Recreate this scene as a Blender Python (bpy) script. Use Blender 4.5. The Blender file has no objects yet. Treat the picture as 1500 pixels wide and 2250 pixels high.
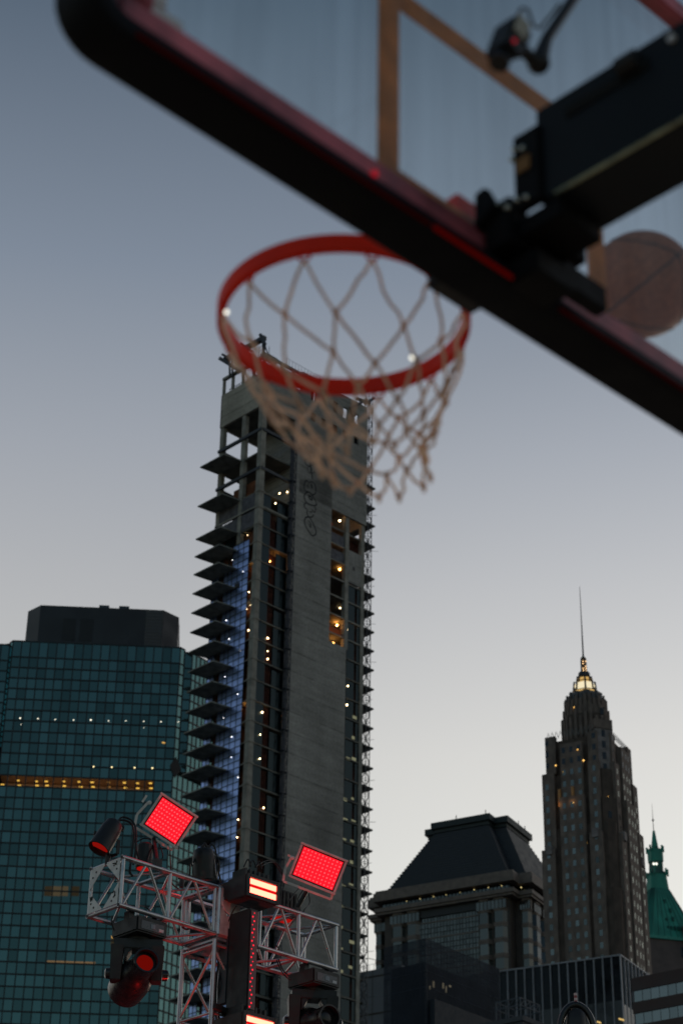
import bpy, bmesh, math, random
from mathutils import Vector, Matrix

random.seed(7)
SC = bpy.context.scene
COL = SC.collection

# ------------------------------------------------------------------ camera, sky, sun, exposure
FOC = 4375.0                      # focal length in pixels of a 1500 x 2250 frame (70 mm on 24 x 36)
CAM = Vector((0, 0, 0.8))
PITCH = math.radians(30.005)
ROLL = math.radians(1.021)
_f = Vector((0, math.cos(PITCH), math.sin(PITCH)))
_r0 = Vector((1, 0, 0))
_u0 = Vector((0, -math.sin(PITCH), math.cos(PITCH)))
_r = math.cos(ROLL) * _r0 + math.sin(ROLL) * _u0
_u = -math.sin(ROLL) * _r0 + math.cos(ROLL) * _u0

cam = bpy.data.cameras.new('camera')
cam_ob = bpy.data.objects.new('camera', cam)
COL.objects.link(cam_ob)
cam_ob.matrix_world = Matrix(((_r.x, _u.x, -_f.x, CAM.x), (_r.y, _u.y, -_f.y, CAM.y), (_r.z, _u.z, -_f.z, CAM.z), (0, 0, 0, 1)))
cam.sensor_fit = 'VERTICAL'
cam.sensor_height = 36.0
cam.lens = 70.0
cam.clip_start = 0.1
cam.clip_end = 20000
cam.dof.use_dof = True
cam.dof.focus_distance = 17.6
cam.dof.aperture_fstop = 3.9
SC.camera = cam_ob

SUN_EL, SUN_AZ = math.radians(7.0), math.radians(20)     # low sun hidden behind the city
SKY = 0.1
w = bpy.data.worlds.new('World')
SC.world = w
w.use_nodes = True
nt = w.node_tree
_bg = nt.nodes['Background']
_bg.inputs[1].default_value = SKY
_sky = nt.nodes.new('ShaderNodeTexSky')
_sky.sky_type = 'NISHITA'
_sky.sun_disc = False
_sky.sun_elevation = SUN_EL
_sky.sun_rotation = SUN_AZ
_sky.air_density = 1.0
_sky.dust_density = 1.0
_sky.ozone_density = 1.2
# thin even overcast on the sunset side: pale at the horizon, slate blue higher up
_tc = nt.nodes.new('ShaderNodeTexCoord')
_nrm = nt.nodes.new('ShaderNodeVectorMath'); _nrm.operation = 'NORMALIZE'
nt.links.new(_tc.outputs['Generated'], _nrm.inputs[0])
_sep = nt.nodes.new('ShaderNodeSeparateXYZ')
nt.links.new(_nrm.outputs[0], _sep.inputs[0])
_ramp = nt.nodes.new('ShaderNodeValToRGB')
_cr = _ramp.color_ramp
_stops = [(0.0, (7.2, 6.8, 6.1)), (0.20, (7.9, 7.75, 7.2)), (0.342, (7.2, 7.2, 6.9)), (0.39, (6.85, 6.8, 6.6)), (0.465, (5.5, 5.6, 5.8)),
          (0.524, (4.25, 4.55, 5.1)), (0.60, (2.6, 3.1, 3.9)), (0.70, (1.06, 1.48, 2.05)), (1.0, (0.35, 0.55, 0.95))]
while len(_cr.elements) < len(_stops):
    _cr.elements.new(0.5)
for _e, (_p, _c) in zip(_cr.elements, _stops):
    _e.position = _p
    _e.color = (*_c, 1)
nt.links.new(_sep.outputs[2], _ramp.inputs[0])
_dot = nt.nodes.new('ShaderNodeVectorMath'); _dot.operation = 'DOT_PRODUCT'
nt.links.new(_nrm.outputs[0], _dot.inputs[0])
_dot.inputs[1].default_value = (math.sin(SUN_AZ), math.cos(SUN_AZ), 0)
_mr = nt.nodes.new('ShaderNodeMapRange')
_mr.interpolation_type = 'SMOOTHSTEP'
_mr.inputs[1].default_value, _mr.inputs[2].default_value = -0.62, 0.75
_mr.inputs[3].default_value, _mr.inputs[4].default_value = 0.0, 0.92
nt.links.new(_dot.outputs['Value'], _mr.inputs[0])
_mix = nt.nodes.new('ShaderNodeMix'); _mix.data_type = 'RGBA'; _mix.clamp_factor = True
nt.links.new(_mr.outputs[0], _mix.inputs[0])
nt.links.new(_sky.outputs[0], _mix.inputs[6])
_mr2 = nt.nodes.new('ShaderNodeMapRange')
_mr2.inputs[1].default_value, _mr2.inputs[2].default_value = 0.80, 0.97
_mr2.inputs[3].default_value, _mr2.inputs[4].default_value = 0.84, 1.20
nt.links.new(_dot.outputs['Value'], _mr2.inputs[0])
_sc = nt.nodes.new('ShaderNodeVectorMath'); _sc.operation = 'SCALE'
nt.links.new(_ramp.outputs[0], _sc.inputs[0])
nt.links.new(_mr2.outputs[0], _sc.inputs['Scale'])
nt.links.new(_sc.outputs[0], _mix.inputs[7])
nt.links.new(_mix.outputs[2], _bg.inputs[0])

_sl = bpy.data.lights.new('sun', 'SUN')
_sl.energy = 0.15
_sl.angle = math.radians(12)
_sl.color = (1.0, 0.82, 0.66)
_so = bpy.data.objects.new('sun', _sl)
COL.objects.link(_so)
_sd = Vector((math.sin(SUN_AZ) * math.cos(SUN_EL), math.cos(SUN_AZ) * math.cos(SUN_EL), math.sin(SUN_EL)))
_so.rotation_euler = _sd.to_track_quat('Z', 'Y').to_euler()
SC.view_settings.view_transform = 'Standard'
SC.view_settings.look = 'None'
SC.view_settings.exposure = 0
SC.view_settings.gamma = 1
SC.cycles.use_denoising = True


# ------------------------------------------------------------------ geometry helpers
Z = Vector((0, 0, 1))


def az(a):
    a = math.radians(a)
    return Vector((math.sin(a), math.cos(a), 0))


def ray(x, y):
    return FOC * _f + (x - 750) * _r + (1125 - y) * _u


def at(x, y, D):
    d = ray(x, y)
    return CAM + d * (D / math.hypot(d.x, d.y))


def on_plane(x, y, P, n):
    d = ray(x, y)
    return CAM + d * ((P - CAM).dot(n) / d.dot(n))


def zmap(P, y):
    """height on the vertical line through P that shows at image row y"""
    v = Vector((P.x, P.y, 0)) - CAM
    k = (1125 - y) / FOC
    return -(v.dot(_u) - k * v.dot(_f)) / (Z.dot(_u) - k * Z.dot(_f))


BASE = {}


class MB:
    def __init__(s):
        s.v, s.f = [], []

    def poly(s, pts):
        n = len(s.v)
        s.v += [Vector(p) for p in pts]
        s.f.append(tuple(range(n, n + len(pts))))
        return s

    def box(s, o, a, b, c):
        o, a, b, c = Vector(o), Vector(a), Vector(b), Vector(c)
        n = len(s.v)
        s.v += [o, o + a, o + a + b, o + b, o + c, o + a + c, o + a + b + c, o + b + c]
        for q in ((0, 3, 2, 1), (4, 5, 6, 7), (0, 1, 5, 4), (1, 2, 6, 5), (2, 3, 7, 6), (3, 0, 4, 7)):
            s.f.append(tuple(n + i for i in q))
        return s

    def cbox(s, c, a, b, d):
        return s.box(Vector(c) - (a + b + d) * 0.5, a, b, d)

    def prism(s, pts, h, top=None):
        pts = [Vector(p) for p in pts]
        k = len(pts)
        n = len(s.v)
        up = [p + h for p in pts] if top is None else [Vector(p) for p in top]
        s.v += pts + up
        s.f.append(tuple(n + i for i in reversed(range(k))))
        s.f.append(tuple(n + k + i for i in range(k)))
        for i in range(k):
            j = (i + 1) % k
            s.f.append((n + i, n + j, n + k + j, n + k + i))
        return s

    def path(s, pts, r, n=8, closed=False, squash=None):
        pts = [Vector(p) for p in pts]
        k = len(pts)
        base = len(s.v)
        ref = None
        for i, p in enumerate(pts):
            a = pts[i - 1] if (i or closed) else p
            b = pts[(i + 1) % k] if (i < k - 1 or closed) else p
            t = (b - a).normalized()
            if ref is None:
                ref = t.orthogonal().normalized()
            ref = (ref - t * ref.dot(t))
            ref = ref.normalized() if ref.length > 1e-6 else t.orthogonal().normalized()
            o = t.cross(ref)
            rr = r[i] if isinstance(r, (list, tuple)) else r
            for j in range(n):
                th = 2 * math.pi * (j + .5) / n
                s.v.append(p + (ref * math.cos(th) + o * math.sin(th)) * rr)
        for i in range(k if closed else k - 1):
            i2 = (i + 1) % k
            for j in range(n):
                j2 = (j + 1) % n
                s.f.append((base + i * n + j, base + i * n + j2, base + i2 * n + j2, base + i2 * n + j))
        if not closed:
            s.f.append(tuple(base + j for j in reversed(range(n))))
            s.f.append(tuple(base + (k - 1) * n + j for j in range(n)))
        return s

    def tube(s, p, q, r, n=8, r2=None):
        return s.path([p, q], [r, r if r2 is None else r2], n)

    def bar(s, p, q, wd, ht, side):
        """square bar from p to q: wd along side, ht across"""
        p, q = Vector(p), Vector(q)
        t = (q - p).normalized()
        sd = (side - t * side.dot(t)).normalized()
        up = t.cross(sd)
        return s.box(p - sd * wd / 2 - up * ht / 2, sd * wd, up * ht, q - p)

    def ball(s, c, r, nu=12, nv=8, ax=None):
        c = Vector(c)
        X, Y, W = ax or (Vector((1, 0, 0)), Vector((0, 1, 0)), Vector((0, 0, 1)))
        base = len(s.v)
        s.v.append(c + W * r)
        for i in range(1, nv):
            ph = math.pi * i / nv
            for j in range(nu):
                th = 2 * math.pi * j / nu
                s.v.append(c + (X * math.cos(th) + Y * math.sin(th)) * (r * math.sin(ph)) + W * (r * math.cos(ph)))
        s.v.append(c - W * r)
        last = len(s.v) - 1
        for j in range(nu):
            j2 = (j + 1) % nu
            s.f.append((base, base + 1 + j, base + 1 + j2))
            s.f.append((last, base + 1 + (nv - 2) * nu + j2, base + 1 + (nv - 2) * nu + j))
            for i in range(nv - 2):
                a = base + 1 + i * nu
                s.f.append((a + j, a + nu + j, a + nu + j2, a + j2))
        return s

    def lathe(s, o, ax, prof, n=24):
        """prof: (distance along ax, radius) pairs"""
        ax = ax.normalized()
        o = Vector(o)
        X = ax.orthogonal().normalized()
        Y = ax.cross(X)
        base = len(s.v)
        for a, r in prof:
            for j in range(n):
                th = 2 * math.pi * j / n
                s.v.append(o + ax * a + (X * math.cos(th) + Y * math.sin(th)) * max(r, 1e-4))
        for i in range(len(prof) - 1):
            for j in range(n):
                j2 = (j + 1) % n
                s.f.append((base + i * n + j, base + i * n + j2, base + (i + 1) * n + j2, base + (i + 1) * n + j))
        s.f.append(tuple(base + j for j in reversed(range(n))))
        s.f.append(tuple(base + (len(prof) - 1) * n + j for j in range(n)))
        return s

    def build(s, name, m, parent=None, smooth=False, bevel=0, recalc=True, bseg=2):
        b = BASE.get(parent, Vector((0, 0, 0))) if parent else Vector((0, 0, 0))
        me = bpy.data.meshes.new(name)
        me.from_pydata([v - b for v in s.v], [], s.f)
        if recalc or bevel:
            bm = bmesh.new()
            bm.from_mesh(me)
            if recalc:
                bmesh.ops.recalc_face_normals(bm, faces=bm.faces)
            if bevel:
                bmesh.ops.bevel(bm, geom=bm.edges[:], offset=bevel, segments=bseg, affect='EDGES', clamp_overlap=True)
            bm.to_mesh(me)
            bm.free()
        if smooth:
            me.polygons.foreach_set('use_smooth', [True] * len(me.polygons))
            try:
                me.set_sharp_from_angle(angle=math.radians(38))
            except Exception:
                pass
        me.materials.append(m)
        o = bpy.data.objects.new(name, me)
        COL.objects.link(o)
        if parent:
            o.parent = parent
        BASE[o] = b
        return o


def tag(o, label=None, cat=None, group=None, kind=None):
    if label:
        o['label'] = label
    if cat:
        o['category'] = cat
    if group:
        o['group'] = group
    if kind:
        o['kind'] = kind
    return o


def thing(name, loc, label, cat, group=None):
    o = bpy.data.objects.new(name, None)
    o.empty_display_size = 0.2
    COL.objects.link(o)
    o.location = loc
    BASE[o] = Vector(loc)
    return tag(o, label, cat, group)


# ------------------------------------------------------------------ materials
def _new(name):
    m = bpy.data.materials.new(name)
    m.use_nodes = True
    t = m.node_tree
    return m, t, t.nodes['Principled BSDF'], t.nodes, t.links


def _mul(t, col_socket_or_rgb, fac_socket):
    n = t.nodes.new('ShaderNodeMix'); n.data_type = 'RGBA'; n.blend_type = 'MULTIPLY'
    n.inputs[0].default_value = 1
    if isinstance(col_socket_or_rgb, tuple):
        n.inputs[6].default_value = (*col_socket_or_rgb, 1)
    else:
        t.links.new(col_socket_or_rgb, n.inputs[6])
    t.links.new(fac_socket, n.inputs[7])
    return n.outputs[2]


def _range(t, sock, lo, hi, a=0.0, b=1.0):
    n = t.nodes.new('ShaderNodeMapRange')
    n.inputs[1].default_value, n.inputs[2].default_value = a, b
    n.inputs[3].default_value, n.inputs[4].default_value = lo, hi
    t.links.new(sock, n.inputs[0])
    return n.outputs[0]


def _noise(t, scale, stretch=(1, 1, 1), detail=4):
    tc = t.nodes.new('ShaderNodeTexCoord')
    mp = t.nodes.new('ShaderNodeMapping')
    mp.inputs['Scale'].default_value = stretch
    t.links.new(tc.outputs['Object'], mp.inputs[0])
    n = t.nodes.new('ShaderNodeTexNoise')
    n.inputs['Scale'].default_value = scale
    n.inputs['Detail'].default_value = detail
    t.links.new(mp.outputs[0], n.inputs[0])
    return n.outputs[0]


def mat(name, col, rough=0.6, metal=0.0, var=0.25, scale=3.0, stretch=(1, 1, 1), island=0.0, bump=0.0, coat=0.0, spec=0.5):
    m, t, b, N, L = _new(name)
    ns = _noise(t, scale, stretch)
    out = _mul(t, col, _range(t, ns, 1 - var, 1 + var, .3, .7))
    if island:
        g = N.new('ShaderNodeNewGeometry')
        out = _mul(t, out, _range(t, g.outputs['Random Per Island'], 1 - island, 1 + island))
    L.new(out, b.inputs['Base Color'])
    L.new(_range(t, ns, max(rough - .12, .02), min(rough + .12, 1), .3, .7), b.inputs['Roughness'])
    b.inputs['Metallic'].default_value = metal
    b.inputs['Specular IOR Level'].default_value = spec
    b.inputs['Coat Weight'].default_value = coat
    if bump:
        bp = N.new('ShaderNodeBump')
        bp.inputs['Strength'].default_value = bump
        L.new(ns, bp.inputs['Height'])
        L.new(bp.outputs[0], b.inputs['Normal'])
    return m


def glassy(name, base, refl, amount, rough=0.03, island=0.25, wave=0.0):
    """coated window glass: dark body plus a tinted mirror layer"""
    m, t, b, N, L = _new(name)
    b.inputs['Base Color'].default_value = (*base, 1)
    b.inputs['Roughness'].default_value = 0.4
    b.inputs['Specular IOR Level'].default_value = 0.1
    g = N.new('ShaderNodeBsdfGlossy')
    g.inputs['Roughness'].default_value = rough
    geo = N.new('ShaderNodeNewGeometry')
    L.new(_mul(t, refl, _range(t, geo.outputs['Random Per Island'], 1 - island, 1 + island)), g.inputs[0])
    lw = N.new('ShaderNodeLayerWeight')
    lw.inputs[0].default_value = 0.35
    mx = N.new('ShaderNodeMixShader')
    L.new(_range(t, lw.outputs['Fresnel'], amount, 1.0), mx.inputs[0])
    L.new(b.outputs[0], mx.inputs[1])
    L.new(g.outputs[0], mx.inputs[2])
    if wave:
        bp = N.new('ShaderNodeBump')
        bp.inputs['Strength'].default_value = wave
        bp.inputs['Distance'].default_value = 0.05
        L.new(_noise(t, 0.5), bp.inputs['Height'])
        L.new(bp.outputs[0], g.inputs['Normal'])
    L.new(mx.outputs[0], N['Material Output'].inputs[0])
    return m


def lamp(name, col, strength):
    m, t, b, N, L = _new(name)
    N.remove(b)
    e = N.new('ShaderNodeEmission')
    e.inputs[0].default_value = (*col, 1)
    e.inputs[1].default_value = strength
    L.new(e.outputs[0], N['Material Output'].inputs[0])
    return m


def concrete(name, col, along, lift=3.37, panel=2.2, dark=0.42):
    """board-formed concrete: lift joints, panel seams, tie holes, stains"""
    m, t, b, N, L = _new(name)

    def math_(op, a, bb=None, c=None):
        n = N.new('ShaderNodeMath'); n.operation = op
        for i, x in enumerate((a, bb, c)):
            if x is None:
                continue
            if isinstance(x, (int, float)):
                n.inputs[i].default_value = x
            else:
                L.new(x, n.inputs[i])
        return n.outputs[0]
    tc = N.new('ShaderNodeTexCoord')
    sp = N.new('ShaderNodeSeparateXYZ')
    L.new(tc.outputs['Object'], sp.inputs[0])
    dt = N.new('ShaderNodeVectorMath'); dt.operation = 'DOT_PRODUCT'
    L.new(tc.outputs['Object'], dt.inputs[0])
    dt.inputs[1].default_value = along
    big = _noise(t, 0.12, (1, 1, .35), 5)
    streak = _noise(t, 0.9, (.22, .22, 1.3), 5)
    fine = _noise(t, 3.0, (1, 1, 1), 5)
    zz = math_('ADD', sp.outputs[2], math_('MULTIPLY', fine, 0.15))
    zf = math_('PINGPONG', zz, lift / 2)
    line = math_('LESS_THAN', zf, 0.09)
    uf = math_('PINGPONG', dt.outputs['Value'], panel / 2)
    seam = math_('MULTIPLY', math_('LESS_THAN', uf, 0.035), 0.2)
    patch = math_('MULTIPLY', line, _range(t, _noise(t, 0.6), 0.2, 1.0, .4, .6))
    tie = math_('MULTIPLY', math_('LESS_THAN', math_('ABSOLUTE', math_('SUBTRACT', uf, panel * .3)), 0.09),
                math_('LESS_THAN', math_('ABSOLUTE', math_('SUBTRACT', zf, lift * .42)), 0.10))
    tie = math_('MULTIPLY', tie, _range(t, _noise(t, 0.25), 0, 1, .45, .6))
    dk = math_('MINIMUM', math_('ADD', math_('ADD', math_('MULTIPLY', patch, 1.0), seam), math_('MULTIPLY', tie, .8)), 1.0)
    c = _mul(t, col, _range(t, big, .66, 1.25, .3, .7))
    c = _mul(t, c, _range(t, streak, .84, 1.12, .32, .68))
    c = _mul(t, c, _range(t, fine, .85, 1.12, .3, .7))
    c = _mul(t, c, _range(t, dk, 1.0, 1 - dark))
    L.new(c, b.inputs['Base Color'])
    b.inputs['Roughness'].default_value = 0.85
    b.inputs['Specular IOR Level'].default_value = 0.2
    return m


# ------------------------------------------------------------------ materials used in several places
M = {}
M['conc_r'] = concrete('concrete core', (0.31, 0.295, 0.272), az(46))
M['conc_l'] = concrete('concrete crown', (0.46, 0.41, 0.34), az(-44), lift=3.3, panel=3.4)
M['conc'] = mat('concrete frame', (0.30, 0.28, 0.245), .85, var=.3, scale=.7, spec=.2)
M['slab'] = mat('concrete slab', (0.17, 0.16, 0.14), .85, var=.35, scale=.5, spec=.2)
M['ply'] = mat('brown sheathing', (0.16, 0.06, 0.03), .8, var=.5, scale=.6, spec=.2)
M['studs'] = mat('red brown studs', (0.10, 0.035, 0.025), .8, var=.5, scale=1.2, spec=.2)
M['steel'] = mat('dark steel', (0.035, 0.04, 0.05), .55, var=.3, scale=2)
M['scaf'] = mat('blue grey scaffold', (0.025, 0.032, 0.048), .55, var=.3, scale=1)
M['black'] = mat('black housing', (0.012, 0.012, 0.013), .5, var=.3, scale=14)
M['blackgloss'] = mat('black gloss plastic', (0.012, 0.012, 0.014), .3, var=.3, scale=20)
M['rubber'] = mat('black cable rubber', (0.008, 0.008, 0.009), .6, var=.2, scale=10)
M['alu'] = mat('truss aluminium', (0.52, 0.51, 0.515), .32, metal=.82, var=.25, scale=9, stretch=(1, 1, 1))
M['plate'] = mat('truss end plate', (0.62, 0.60, 0.58), .5, metal=.3, var=.25, scale=14)
M['yoke'] = mat('grey painted yoke', (0.66, 0.64, 0.64), .45, metal=.15, var=.15, scale=10)

# ------------------------------------------------------------------ ground
gm = mat('dark deck', (0.045, 0.045, 0.048), .8, var=.3, scale=.4)
tag(MB().poly([(-6000, -6000, 0), (6000, -6000, 0), (6000, 6000, 0), (-6000, 6000, 0)]).build('ground', gm), kind='structure')
bounce_court_m = mat('warm bounce court floor', (0.72, 0.50, 0.32), .4, var=.12, scale=2, stretch=(1, 12, 1))
tag(MB().poly([(-9, -9, .004), (10, -9, .004), (10, 13, .004), (-9, 13, .004)]).build('bounce_court_floor', bounce_court_m), kind='structure')  # unseen pale floor added to bounce warm light up onto hoop and net

# ------------------------------------------------------------------ basketball backboard
RIM = Vector((-0.0022, 3.1512, 3.05))
EB, NB = az(46), az(-44)
B0 = RIM - NB * 0.40
B0.z = 0


def bp(u, d, z):
    return B0 + EB * (u - .005) + NB * d + Z * z


pad_m = mat('black vinyl pad', (0.005, 0.0055, 0.008), .55, var=.3, scale=9, spec=.12)
frame_m = mat('dull red frame', (0.50, 0.12, 0.15), .4, metal=.0, var=.6, scale=7)  # dull red, patchy in tone
arm_m = mat('black painted arm', (0.009, 0.012, 0.016), .5, var=.3, scale=6, spec=.22)

rim_m = mat('orange red rim paint', (0.95, 0.030, 0.006), .5, var=.12, scale=9, spec=.2)
def translucent(name, col, amount, var=.15, scale=20):
    m = mat(name, col, .85, var=var, scale=scale, spec=.2)
    t = m.node_tree
    b = t.nodes['Principled BSDF']
    tl = t.nodes.new('ShaderNodeBsdfTranslucent')
    t.links.new(b.inputs['Base Color'].links[0].from_socket, tl.inputs[0])
    mx = t.nodes.new('ShaderNodeMixShader')
    mx.inputs[0].default_value = amount
    t.links.new(b.outputs[0], mx.inputs[1])
    t.links.new(tl.outputs[0], mx.inputs[2])
    t.links.new(mx.outputs[0], t.nodes['Material Output'].inputs[0])
    return m


net_m = translucent('white nylon cord', (0.95, 0.79, 0.66), .6)
band_m = translucent('tan orange court line', (0.72, 0.40, 0.17), .65)
bolt_m = mat('zinc bolt', (0.55, 0.56, 0.5), .22, metal=1, var=.1, scale=20)

BK = thing('basketball_backboard', bp(0.9, -2.1, 0), 'glass basketball backboard with black padded edge, red hoop and white net, seen from behind', 'basketball hoop')


def glass_board():
    m, t, b, N, L = _new('backboard glass')
    N.remove(b)
    tr = N.new('ShaderNodeBsdfTransparent')
    streak = _noise(t, 26.0, (1, 1, .03), 3)
    blot = _noise(t, 3.0, (1, 1, .6), 4)
    c = _mul(t, (0.93, 1.0, 1.0), _range(t, streak, .88, 1.08, .3, .7))
    c = _mul(t, c, _range(t, blot, .90, 1.05, .3, .7))
    L.new(c, tr.inputs[0])
    df = N.new('ShaderNodeBsdfDiffuse')
    df.inputs[0].default_value = (0.45, 0.56, 0.62, 1)
    m1 = N.new('ShaderNodeMixShader')
    L.new(_range(t, streak, .03, .11, .3, .7), m1.inputs[0])
    L.new(tr.outputs[0], m1.inputs[1])
    L.new(df.outputs[0], m1.inputs[2])
    gl = N.new('ShaderNodeBsdfGlossy')
    gl.inputs['Roughness'].default_value = .02
    lw = N.new('ShaderNodeLayerWeight')
    lw.inputs[0].default_value = .2
    m2 = N.new('ShaderNodeMixShader')
    L.new(_range(t, lw.outputs['Fresnel'], .02, .8), m2.inputs[0])
    L.new(m1.outputs[0], m2.inputs[1])
    L.new(gl.outputs[0], m2.inputs[2])
    L.new(m2.outputs[0], N['Material Output'].inputs[0])
    return m


MB().poly([bp(-.905, -.008, 2.89), bp(.905, -.008, 2.89), bp(.905, -.008, 3.965), bp(-.905, -.008, 3.965)]).build('glass_panel', glass_board(), BK, recalc=False)

# padding: rounded profile swept along the bottom and 40 cm up both sides
path = []
hw, zb, zt, rc = .964, 2.865, 3.27, .055
path.append((-hw, zt))
for k in range(7):
    a = math.pi + math.pi / 2 * k / 6
    path.append((-hw + rc + rc * math.cos(a), zb + rc + rc * math.sin(a)))
for k in range(7):
    a = 1.5 * math.pi + math.pi / 2 * k / 6
    path.append((hw - rc + rc * math.cos(a), zb + rc + rc * math.sin(a)))
path.append((hw, zt))
prof = []                                            # (depth, across): rounded box 94 x 40 mm
for cx, cy, a0 in ((.002 - .012, .016 - .01, 0), (-.092 + .012, .016 - .01, 90), (-.092 + .012, -.024 + .01, 180), (.002 - .012, -.024 + .01, 270)):
    for k in range(4):
        a = math.radians(a0 + 30 * k)
        prof.append((cx + .012 * math.cos(a), cy + .012 * math.sin(a)))
mb = MB()
kp = len(prof)
for i, (u, z) in enumerate(path):
    a = path[max(i - 1, 0)]
    b = path[min(i + 1, len(path) - 1)]
    tu, tz = b[0] - a[0], b[1] - a[1]
    ln = math.hypot(tu, tz)
    nu, nz = -tz / ln, tu / ln                       # points to the inside of the board
    for d, c in prof:
        mb.v.append(bp(u + nu * c, d, z + nz * c))
for i in range(len(path) - 1):
    for j in range(kp):
        j2 = (j + 1) % kp
        mb.f.append((i * kp + j, i * kp + j2, (i + 1) * kp + j2, (i + 1) * kp + j))
mb.f.append(tuple(range(kp)))
mb.f.append(tuple((len(path) - 1) * kp + j for j in range(kp)))
mb.build('edge_padding', pad_m, BK, smooth=True)

# red frame round the glass
mb = MB()
fw, fd0, fd1 = .05, -.052, -.012
for (u0, u1, z0, z1) in ((-.905, .905, 2.897, 2.966), (-.905, .905, 3.925, 3.975), (-.905, -.84, 2.969, 3.922), (.84, .905, 2.969, 3.922)):
    mb.box(bp(u0, fd0, z0), EB * (u1 - u0), NB * (fd1 - fd0), Z * (z1 - z0))
mb.build('board_frame', frame_m, BK, bevel=.006)
mb = MB()
mb.box(bp(-.838, -.034, 2.953), EB * .07, NB * .02, Z * .05).box(bp(-.838, -.034, 3.003), EB * .035, NB * .02, Z * .05)
mb.build('corner_bracket', M['yoke'], BK, bevel=.004)
led = lamp('red edge highlight glow', (1, .02, .012), .010)  # glowing strips stand in for red highlights along the pad edge
MB().box(bp(-.90, -.0965, 2.8465), EB * .62, NB * .004, Z * .006).build('edge_highlight', led, BK)
MB().box(bp(.05, -.0965, 2.8465), EB * .85, NB * .004, Z * .006).build('edge_highlight', led, BK)
MB().box(bp(-.27, -.0965, 2.8455), EB * .26, NB * .004, Z * .008).build('edge_highlight', lamp('red edge highlight glow bright', (1, .012, .005), .045), BK)
MB().ball(bp(-.37, -.056, 2.925), .006).build('indicator_light', lamp('red indicator', (1, .03, .06), .3), BK)

# shooting square, painted on the front of the glass
mb = MB()
for (u0, u1, z0, z1) in ((-.310, -.258, 2.985, 3.455), (.258, .310, 2.985, 3.455), (-.258, .258, 3.405, 3.455), (-.258, .258, 2.985, 3.03)):
    mb.box(bp(u0, -.0035, z0), EB * (u1 - u0), NB * .003, Z * (z1 - z0))
mb.build('target_square', band_m, BK)

# rim: tall flat ring with a lip, neck and breakaway block
mb = MB()
prof = [(-.0075, -.016), (.0075, -.016), (.0085, .010), (.0085, .017), (-.0085, .017), (-.0085, .010)]
nseg = 72
for i in range(nseg):
    a = 2 * math.pi * i / nseg
    for dr, dz in prof:
        r_ = .2375 + dr
        mb.v.append(RIM + Vector((math.cos(a) * r_, math.sin(a) * r_, dz)))
kp = len(prof)
for i in range(nseg):
    i2 = (i + 1) % nseg
    for j in range(kp):
        j2 = (j + 1) % kp
        mb.f.append((i * kp + j, i2 * kp + j, i2 * kp + j2, i * kp + j2))
rc_ = RIM.copy()
rim = mb.build('rim', rim_m, BK, smooth=True)
mb = MB()
mb.prism([RIM - NB * .225 - EB * .05 + Z * -.02, RIM - NB * .225 + EB * .05 + Z * -.02, bp(.085, .03, 3.03), bp(-.085, .03, 3.03)], Z * .034)
mb.box(bp(-.10, .005, 2.93), EB * .2, NB * .03, Z * .15)
mb.build('rim_neck', rim_m, rim, bevel=.004)
mb = MB()
mb.box(bp(-.06, .037, 2.945), EB * .12, NB * .085, Z * .075)
mb.box(bp(.10, .005, 2.945), EB * .035, NB * .05, Z * .05)
mb.build('breakaway_block', M['black'], rim, bevel=.006)
for i in range(12):
    mb = MB()
    a = math.radians(30 * i + 12)
    c = RIM + Vector((math.cos(a), math.sin(a), 0)) * .2375 - Z * .017
    tg = Vector((-math.sin(a), math.cos(a), 0))
    mb.path([c - tg * .011, c - tg * .009 - Z * .011, c - Z * .015, c + tg * .009 - Z * .011, c + tg * .011], .0028, 6)
    mb.build('net_hook', rim_m, rim, smooth=True)

# the net hangs a little away from the board's left, narrowing to the bottom
rng = random.Random(3)
rows = [(0, .2375, -.03), (.22, .203, -.125), (.46, .165, -.182), (.68, .134, -.235), (.86, .104, -.285), (1.0, .096, -.326)]
sway = Vector((.062, .03, 0))
nodes = []
for k, (fr, rad, dz) in enumerate(rows):
    row = []
    for i in range(12):
        a = math.radians(30 * i + 12 + (15 if k % 2 else 0))
        j = .0 if k == 0 else .012
        rr = rad * (1 + (rng.uniform(-.09, .09) if k else 0))
        a += rng.uniform(-.08, .08) if k else 0
        p = RIM + Vector((math.cos(a) * rr, math.sin(a) * rr, dz + rng.uniform(-j, j))) + sway * fr ** 1.2
        # the side away from the board is gathered and droops
        row.append(p)
    nodes.append(row)
mb = MB()


def cord(p, q, sag, r=.0033):
    pts = []
    out = ((p + q) / 2 - RIM); out.z = 0
    out = out.normalized() if out.length else Vector((0, 0, 0))
    for s in range(6):
        f = s / 5
        pts.append(p.lerp(q, f) + (Vector((0, 0, -1)) * .5 + out * rng.uniform(-.5, 1)) * sag * 4 * f * (1 - f))
    mb.path(pts, r, 6)


for k in range(len(rows) - 1):
    for i in range(12):
        p = nodes[k][i]
        for dj in ((0, -1) if k % 2 == 0 else (0, 1)):
            q = nodes[k + 1][(i + dj) % 12]
            cord(p, q, rng.uniform(.003, .011) if k else .014)
for row in nodes[1:]:
    for p in row:
        mb.ball(p, .0066, 8, 6)
for p in nodes[-1]:
    mb.path([p, p - Z * .007 + Vector((.003, 0, 0)), p - Z * .012], .0034, 6)
net = mb.build('net', net_m, rim, smooth=True)
glint = lamp('white glint glow', (1, .97, .82), 1.7)  # glowing dots stand in for bright glints on rim and net
for (x, y) in ((498, 686), (905, 786)):
    d = ray(x, y)
    P = CAM + d.normalized() * ((3.72 if x < 600 else 3.7))
    MB().ball(P, .0042).build('glint_dot', glint, net)

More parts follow.
